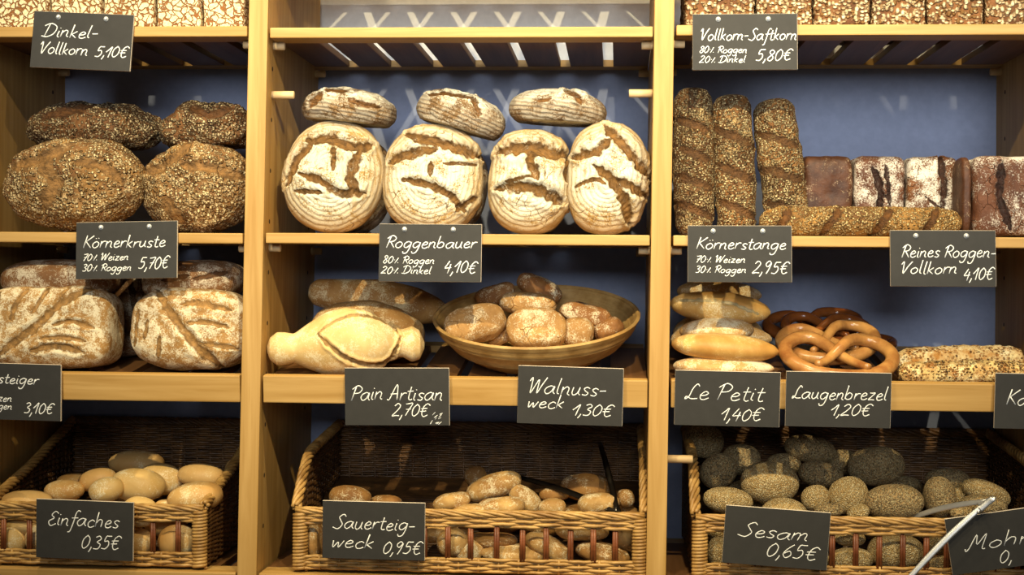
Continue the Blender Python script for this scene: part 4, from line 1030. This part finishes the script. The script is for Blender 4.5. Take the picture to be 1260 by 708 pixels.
rolls('sourdough_roll', 'sourdough rolls in the basket', 'bread roll', lr, [
 ('sauer_brown', 431, 611, 26, 13, -3, .11, 'brown sourdough roll alone behind the sign at the basket corner'),
 ('sauer_brown', 474, 619, 20, 9, 0, .14, 'brown sourdough roll just showing over the end of the sign'),
 ('sauer', 556, 618, 24, 11, 14, .085, 'floury sourdough roll just past the sign, rising towards the heap'),
 ('sauer', 607, 599, 35, 15, 19, .135, 'long golden sourdough roll slanting up on top of the heap'),
 ('sauer', 616, 624, 30, 12, 4, .068, 'pale sourdough roll behind the rim under the slanting one'),
 ('sauer', 646, 614, 24, 14, -38, .125, 'sourdough roll leaning beside the dark tongs'),
 ('sauer', 679, 624, 17, 10, 4, .085, 'small sourdough roll beneath the dark tongs arm'),
 ('sauer_brown', 723, 600, 33, 17, -2, .175, 'broad brown sourdough roll behind, between the two tongs arms'),
 ('sauer', 736, 620, 26, 13, 3, .085, 'floury white sourdough roll in front of the broad brown one'),
 ('sauer_brown', 683, 608, 20, 9, 8, .155, 'sourdough roll half hidden behind the dark tongs arm'),
 ('sauer_brown', 770, 614, 11, 12, 0, .11, 'small sourdough roll at the corner beside the plain upright'),
 ('sauer', 577, 629, 21, 8, 6, .055, 'flat sourdough roll touching the rim near the sign'),
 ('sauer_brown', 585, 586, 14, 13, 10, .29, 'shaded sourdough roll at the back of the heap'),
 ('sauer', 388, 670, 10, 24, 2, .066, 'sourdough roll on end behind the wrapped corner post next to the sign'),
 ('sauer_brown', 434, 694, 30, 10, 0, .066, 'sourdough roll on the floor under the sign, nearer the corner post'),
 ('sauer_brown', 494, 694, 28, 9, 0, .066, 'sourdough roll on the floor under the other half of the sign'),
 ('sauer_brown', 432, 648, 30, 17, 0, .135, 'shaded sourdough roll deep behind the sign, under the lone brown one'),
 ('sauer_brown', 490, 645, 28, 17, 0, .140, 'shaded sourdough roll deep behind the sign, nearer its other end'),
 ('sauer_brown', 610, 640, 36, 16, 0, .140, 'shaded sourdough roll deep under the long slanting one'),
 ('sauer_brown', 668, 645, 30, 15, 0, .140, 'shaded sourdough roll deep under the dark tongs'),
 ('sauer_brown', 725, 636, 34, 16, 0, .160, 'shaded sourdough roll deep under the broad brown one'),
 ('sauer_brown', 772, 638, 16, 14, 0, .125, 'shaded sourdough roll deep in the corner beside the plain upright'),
 ('sauer', 535, 656, 18, 12, 6, .072, 'sourdough roll just past the sign below the rim'),
 ('sauer', 560, 667, 22, 18, 18, .066, 'plump sourdough roll tilted behind the bars past the sign'),
 ('sauer', 578, 690, 18, 14, 24, .062, 'sourdough roll standing tilted on the floor behind a bar'),
 ('sauer_brown', 606, 665, 31, 9, -1, .080, 'long brown sourdough roll lying level behind the middle bars'),
 ('sauer', 634, 688, 43, 12, -2, .062, 'longest sourdough roll lying on the basket floor'),
 ('sauer', 675, 674, 32, 13, -26, .066, 'sourdough roll slanting down behind the bars below the tongs'),
 ('sauer', 716, 653, 33, 12, -3, .082, 'brown sourdough roll lying just below the rim'),
 ('sauer_brown', 742, 682, 34, 13, -12, .066, 'brown sourdough roll slanting behind the last bars'),
 ('sauer', 767, 661, 13, 13, 0, .075, 'sourdough roll behind the wrapped corner post near the plain upright'),
])
sr = dict(p=2.15, n=22, amp=.0012, ns=14)
rolls('seeded_roll', 'sesame and poppy rolls in the basket', 'bread roll', sr, [
 ('sesame', 896, 616, 31, 16, -6, .085, 'sesame roll at the front corner beside the sign'),
 ('sesame', 947, 594, 36, 26, -3, .135, 'large sesame roll with a light stripe, behind the sign'),
 ('sesame', 965, 638, 31, 25, -3, .055, 'brightly lit sesame roll resting just over the sign'),
 ('sesame', 1004, 613, 18, 16, 12, .105, 'small sesame roll between two larger ones behind the sign end'),
 ('sesame', 1044, 610, 25, 23, 18, .105, 'sesame roll just past the sign, half shaded'),
 ('poppy', 884, 580, 24, 21, 34, .205, 'dark roll behind the front corner sesame roll'),
 ('poppy', 866, 543, 25, 21, -10, .31, 'shaded roll highest at the back near the plain upright'),
 ('poppy', 997, 553, 32, 17, -10, .275, 'shaded flat roll lying high at the back of the heap'),
 ('poppy', 1010, 584, 28, 16, -8, .19, 'dark roll in the middle of the seeded heap'),
 ('poppy', 912, 566, 24, 19, 0, .27, 'shaded roll behind the striped sesame roll'),
 ('poppy', 964, 572, 22, 14, 0, .27, 'shaded roll between the striped sesame roll and the high flat one'),
 ('poppy', 1078, 574, 36, 24, 5, .225, 'large shaded poppy roll in the second row'),
 ('poppy', 1100, 618, 37, 22, 2, .085, 'large poppy roll at the front, dark on one side'),
 ('poppy', 1156, 612, 20, 26, 3, .105, 'poppy roll standing on end next to the tongs'),
 ('sesame', 1213, 607, 31, 15, -20, .125, 'sesame roll behind the tongs joint'),
 ('poppy', 1211, 622, 28, 13, -6, .085, 'poppy roll directly beneath the tongs joint'),
 ('sesame', 1056, 631, 14, 10, 20, .060, 'small sesame roll squeezed before the large front poppy roll'),
 ('poppy', 1166, 592, 28, 16, -4, .205, 'shaded roll behind the poppy roll on end'),
 ('sesame', 1181, 613, 13, 13, 0, .15, 'sesame roll in the gap beside the poppy roll on end'),
 ('poppy', 1184, 632, 15, 8, 0, .065, 'small roll behind the rim near the tilted sign'),
 ('poppy', 1037, 569, 20, 16, 0, .285, 'shaded roll at the back beside the large shaded poppy roll'),
 ('poppy', 1020, 628, 18, 8, 0, .065, 'small roll low behind the sign end'),
 ('sesame', 896, 650, 32, 17, 0, .125, 'shaded seeded roll deep under the front corner sesame roll'),
 ('sesame', 956, 648, 32, 20, 0, .150, 'shaded seeded roll deep under the striped sesame roll'),
 ('sesame', 1012, 650, 28, 18, 0, .140, 'shaded seeded roll deep behind the lower end of the sign'),
 ('poppy', 1074, 646, 32, 18, 0, .150, 'shaded seeded roll deep under the large front poppy roll'),
 ('poppy', 1138, 650, 32, 16, 0, .140, 'shaded seeded roll deep behind the crossing tongs arm'),
 ('poppy', 1198, 648, 32, 18, 0, .140, 'shaded seeded roll deep behind the tilted sign'),
 ('poppy', 925, 612, 34, 22, 0, .235, 'shaded seeded roll deep behind the front corner sesame roll'),
 ('poppy', 1030, 612, 36, 20, 0, .245, 'shaded seeded roll deep under the dark middle one'),
 ('poppy', 1110, 605, 30, 20, 0, .260, 'shaded seeded roll deep under the large shaded poppy roll'),
 ('sesame', 884, 681, 14, 20, 4, .066, 'sesame roll low beside the wrapped corner post'),
 ('sesame', 930, 694, 26, 11, 0, .066, 'sesame roll on the floor beneath the sign'),
 ('sesame', 985, 694, 26, 11, 0, .066, 'sesame roll on the floor under the lower end of the sign'),
 ('sesame', 1046, 690, 29, 15, 4, .066, 'sesame roll on the floor just past the sign'),
 ('sesame', 1102, 679, 35, 22, 0, .068, 'large sesame roll low behind the middle bars'),
 ('sesame', 1153, 668, 15, 14, 0, .072, 'sesame roll below the rim where the tongs arm crosses'),
 ('poppy', 1158, 696, 16, 11, 20, .062, 'poppy roll low behind the tongs arm'),
 ('sesame', 1045, 662, 20, 11, -4, .085, 'sesame roll tucked under the rim past the sign'),
])

# ------------------------------------------------------------------ tongs
def tongs(mat, pivot, ends, label, wid=.0058, th=.0016):
    pv = Vector(pivot)
    root = empty('tongs', pv, (0, 0, 0), label, 'tongs')
    for e in ends:
        d = Vector(e) - pv; side = d.cross(Vector((0, 1, .3))).normalized()
        mb = MB(); pts = [d * t + Vector((0, 0, .006 * math.sin(math.pi * t))) for t in np.linspace(0, 1, 14)]
        mb.tube(pts, [wid * (.75 + .25 * math.sin(math.pi * t)) for t in np.linspace(0, 1, 14)], 10, flat=.32, up=tuple(Vector((0, -1, .5))))
        mb.build('arm', M[mat], root, True)
    ds = [(Vector(e) - pv).normalized() * .016 for e in ends]
    mb = MB(); q = [ds[0] * 1.3, ds[0] * .5 - (ds[0] + ds[1]) * .15, -(ds[0] + ds[1]) * .32, ds[1] * .5 - (ds[0] + ds[1]) * .15, ds[1] * 1.3]
    mb.tube([Vector(p_) for p_ in catmull([tuple(v) for v in q], 5)], wid * .95, 10, flat=.4, up=(0, -1, .5)); mb.build('spring_joint', M[mat], root, True)
    mb = MB(); c = ds[0] * 1.6; mb.tube([c + Vector((0, -.005, 0)), c + Vector((0, -.0075, 0))], [.0022, .0014], 10, up=(1, 0, 0)); mb.build('rivet', M[mat], root, True)
    return root
tongs('steel', P(1216, 617, -0.035), [P(1112, 719, -0.030), P(1112, 641, 0.085)], 'open steel tongs lying across the seeded roll basket rim')
tongs('dark_steel', P(760, 632, 0.045), [P(640, 588, 0.19), P(738, 545, 0.20)], 'dark tongs stuck open in the basket of sourdough rolls', wid=.006)
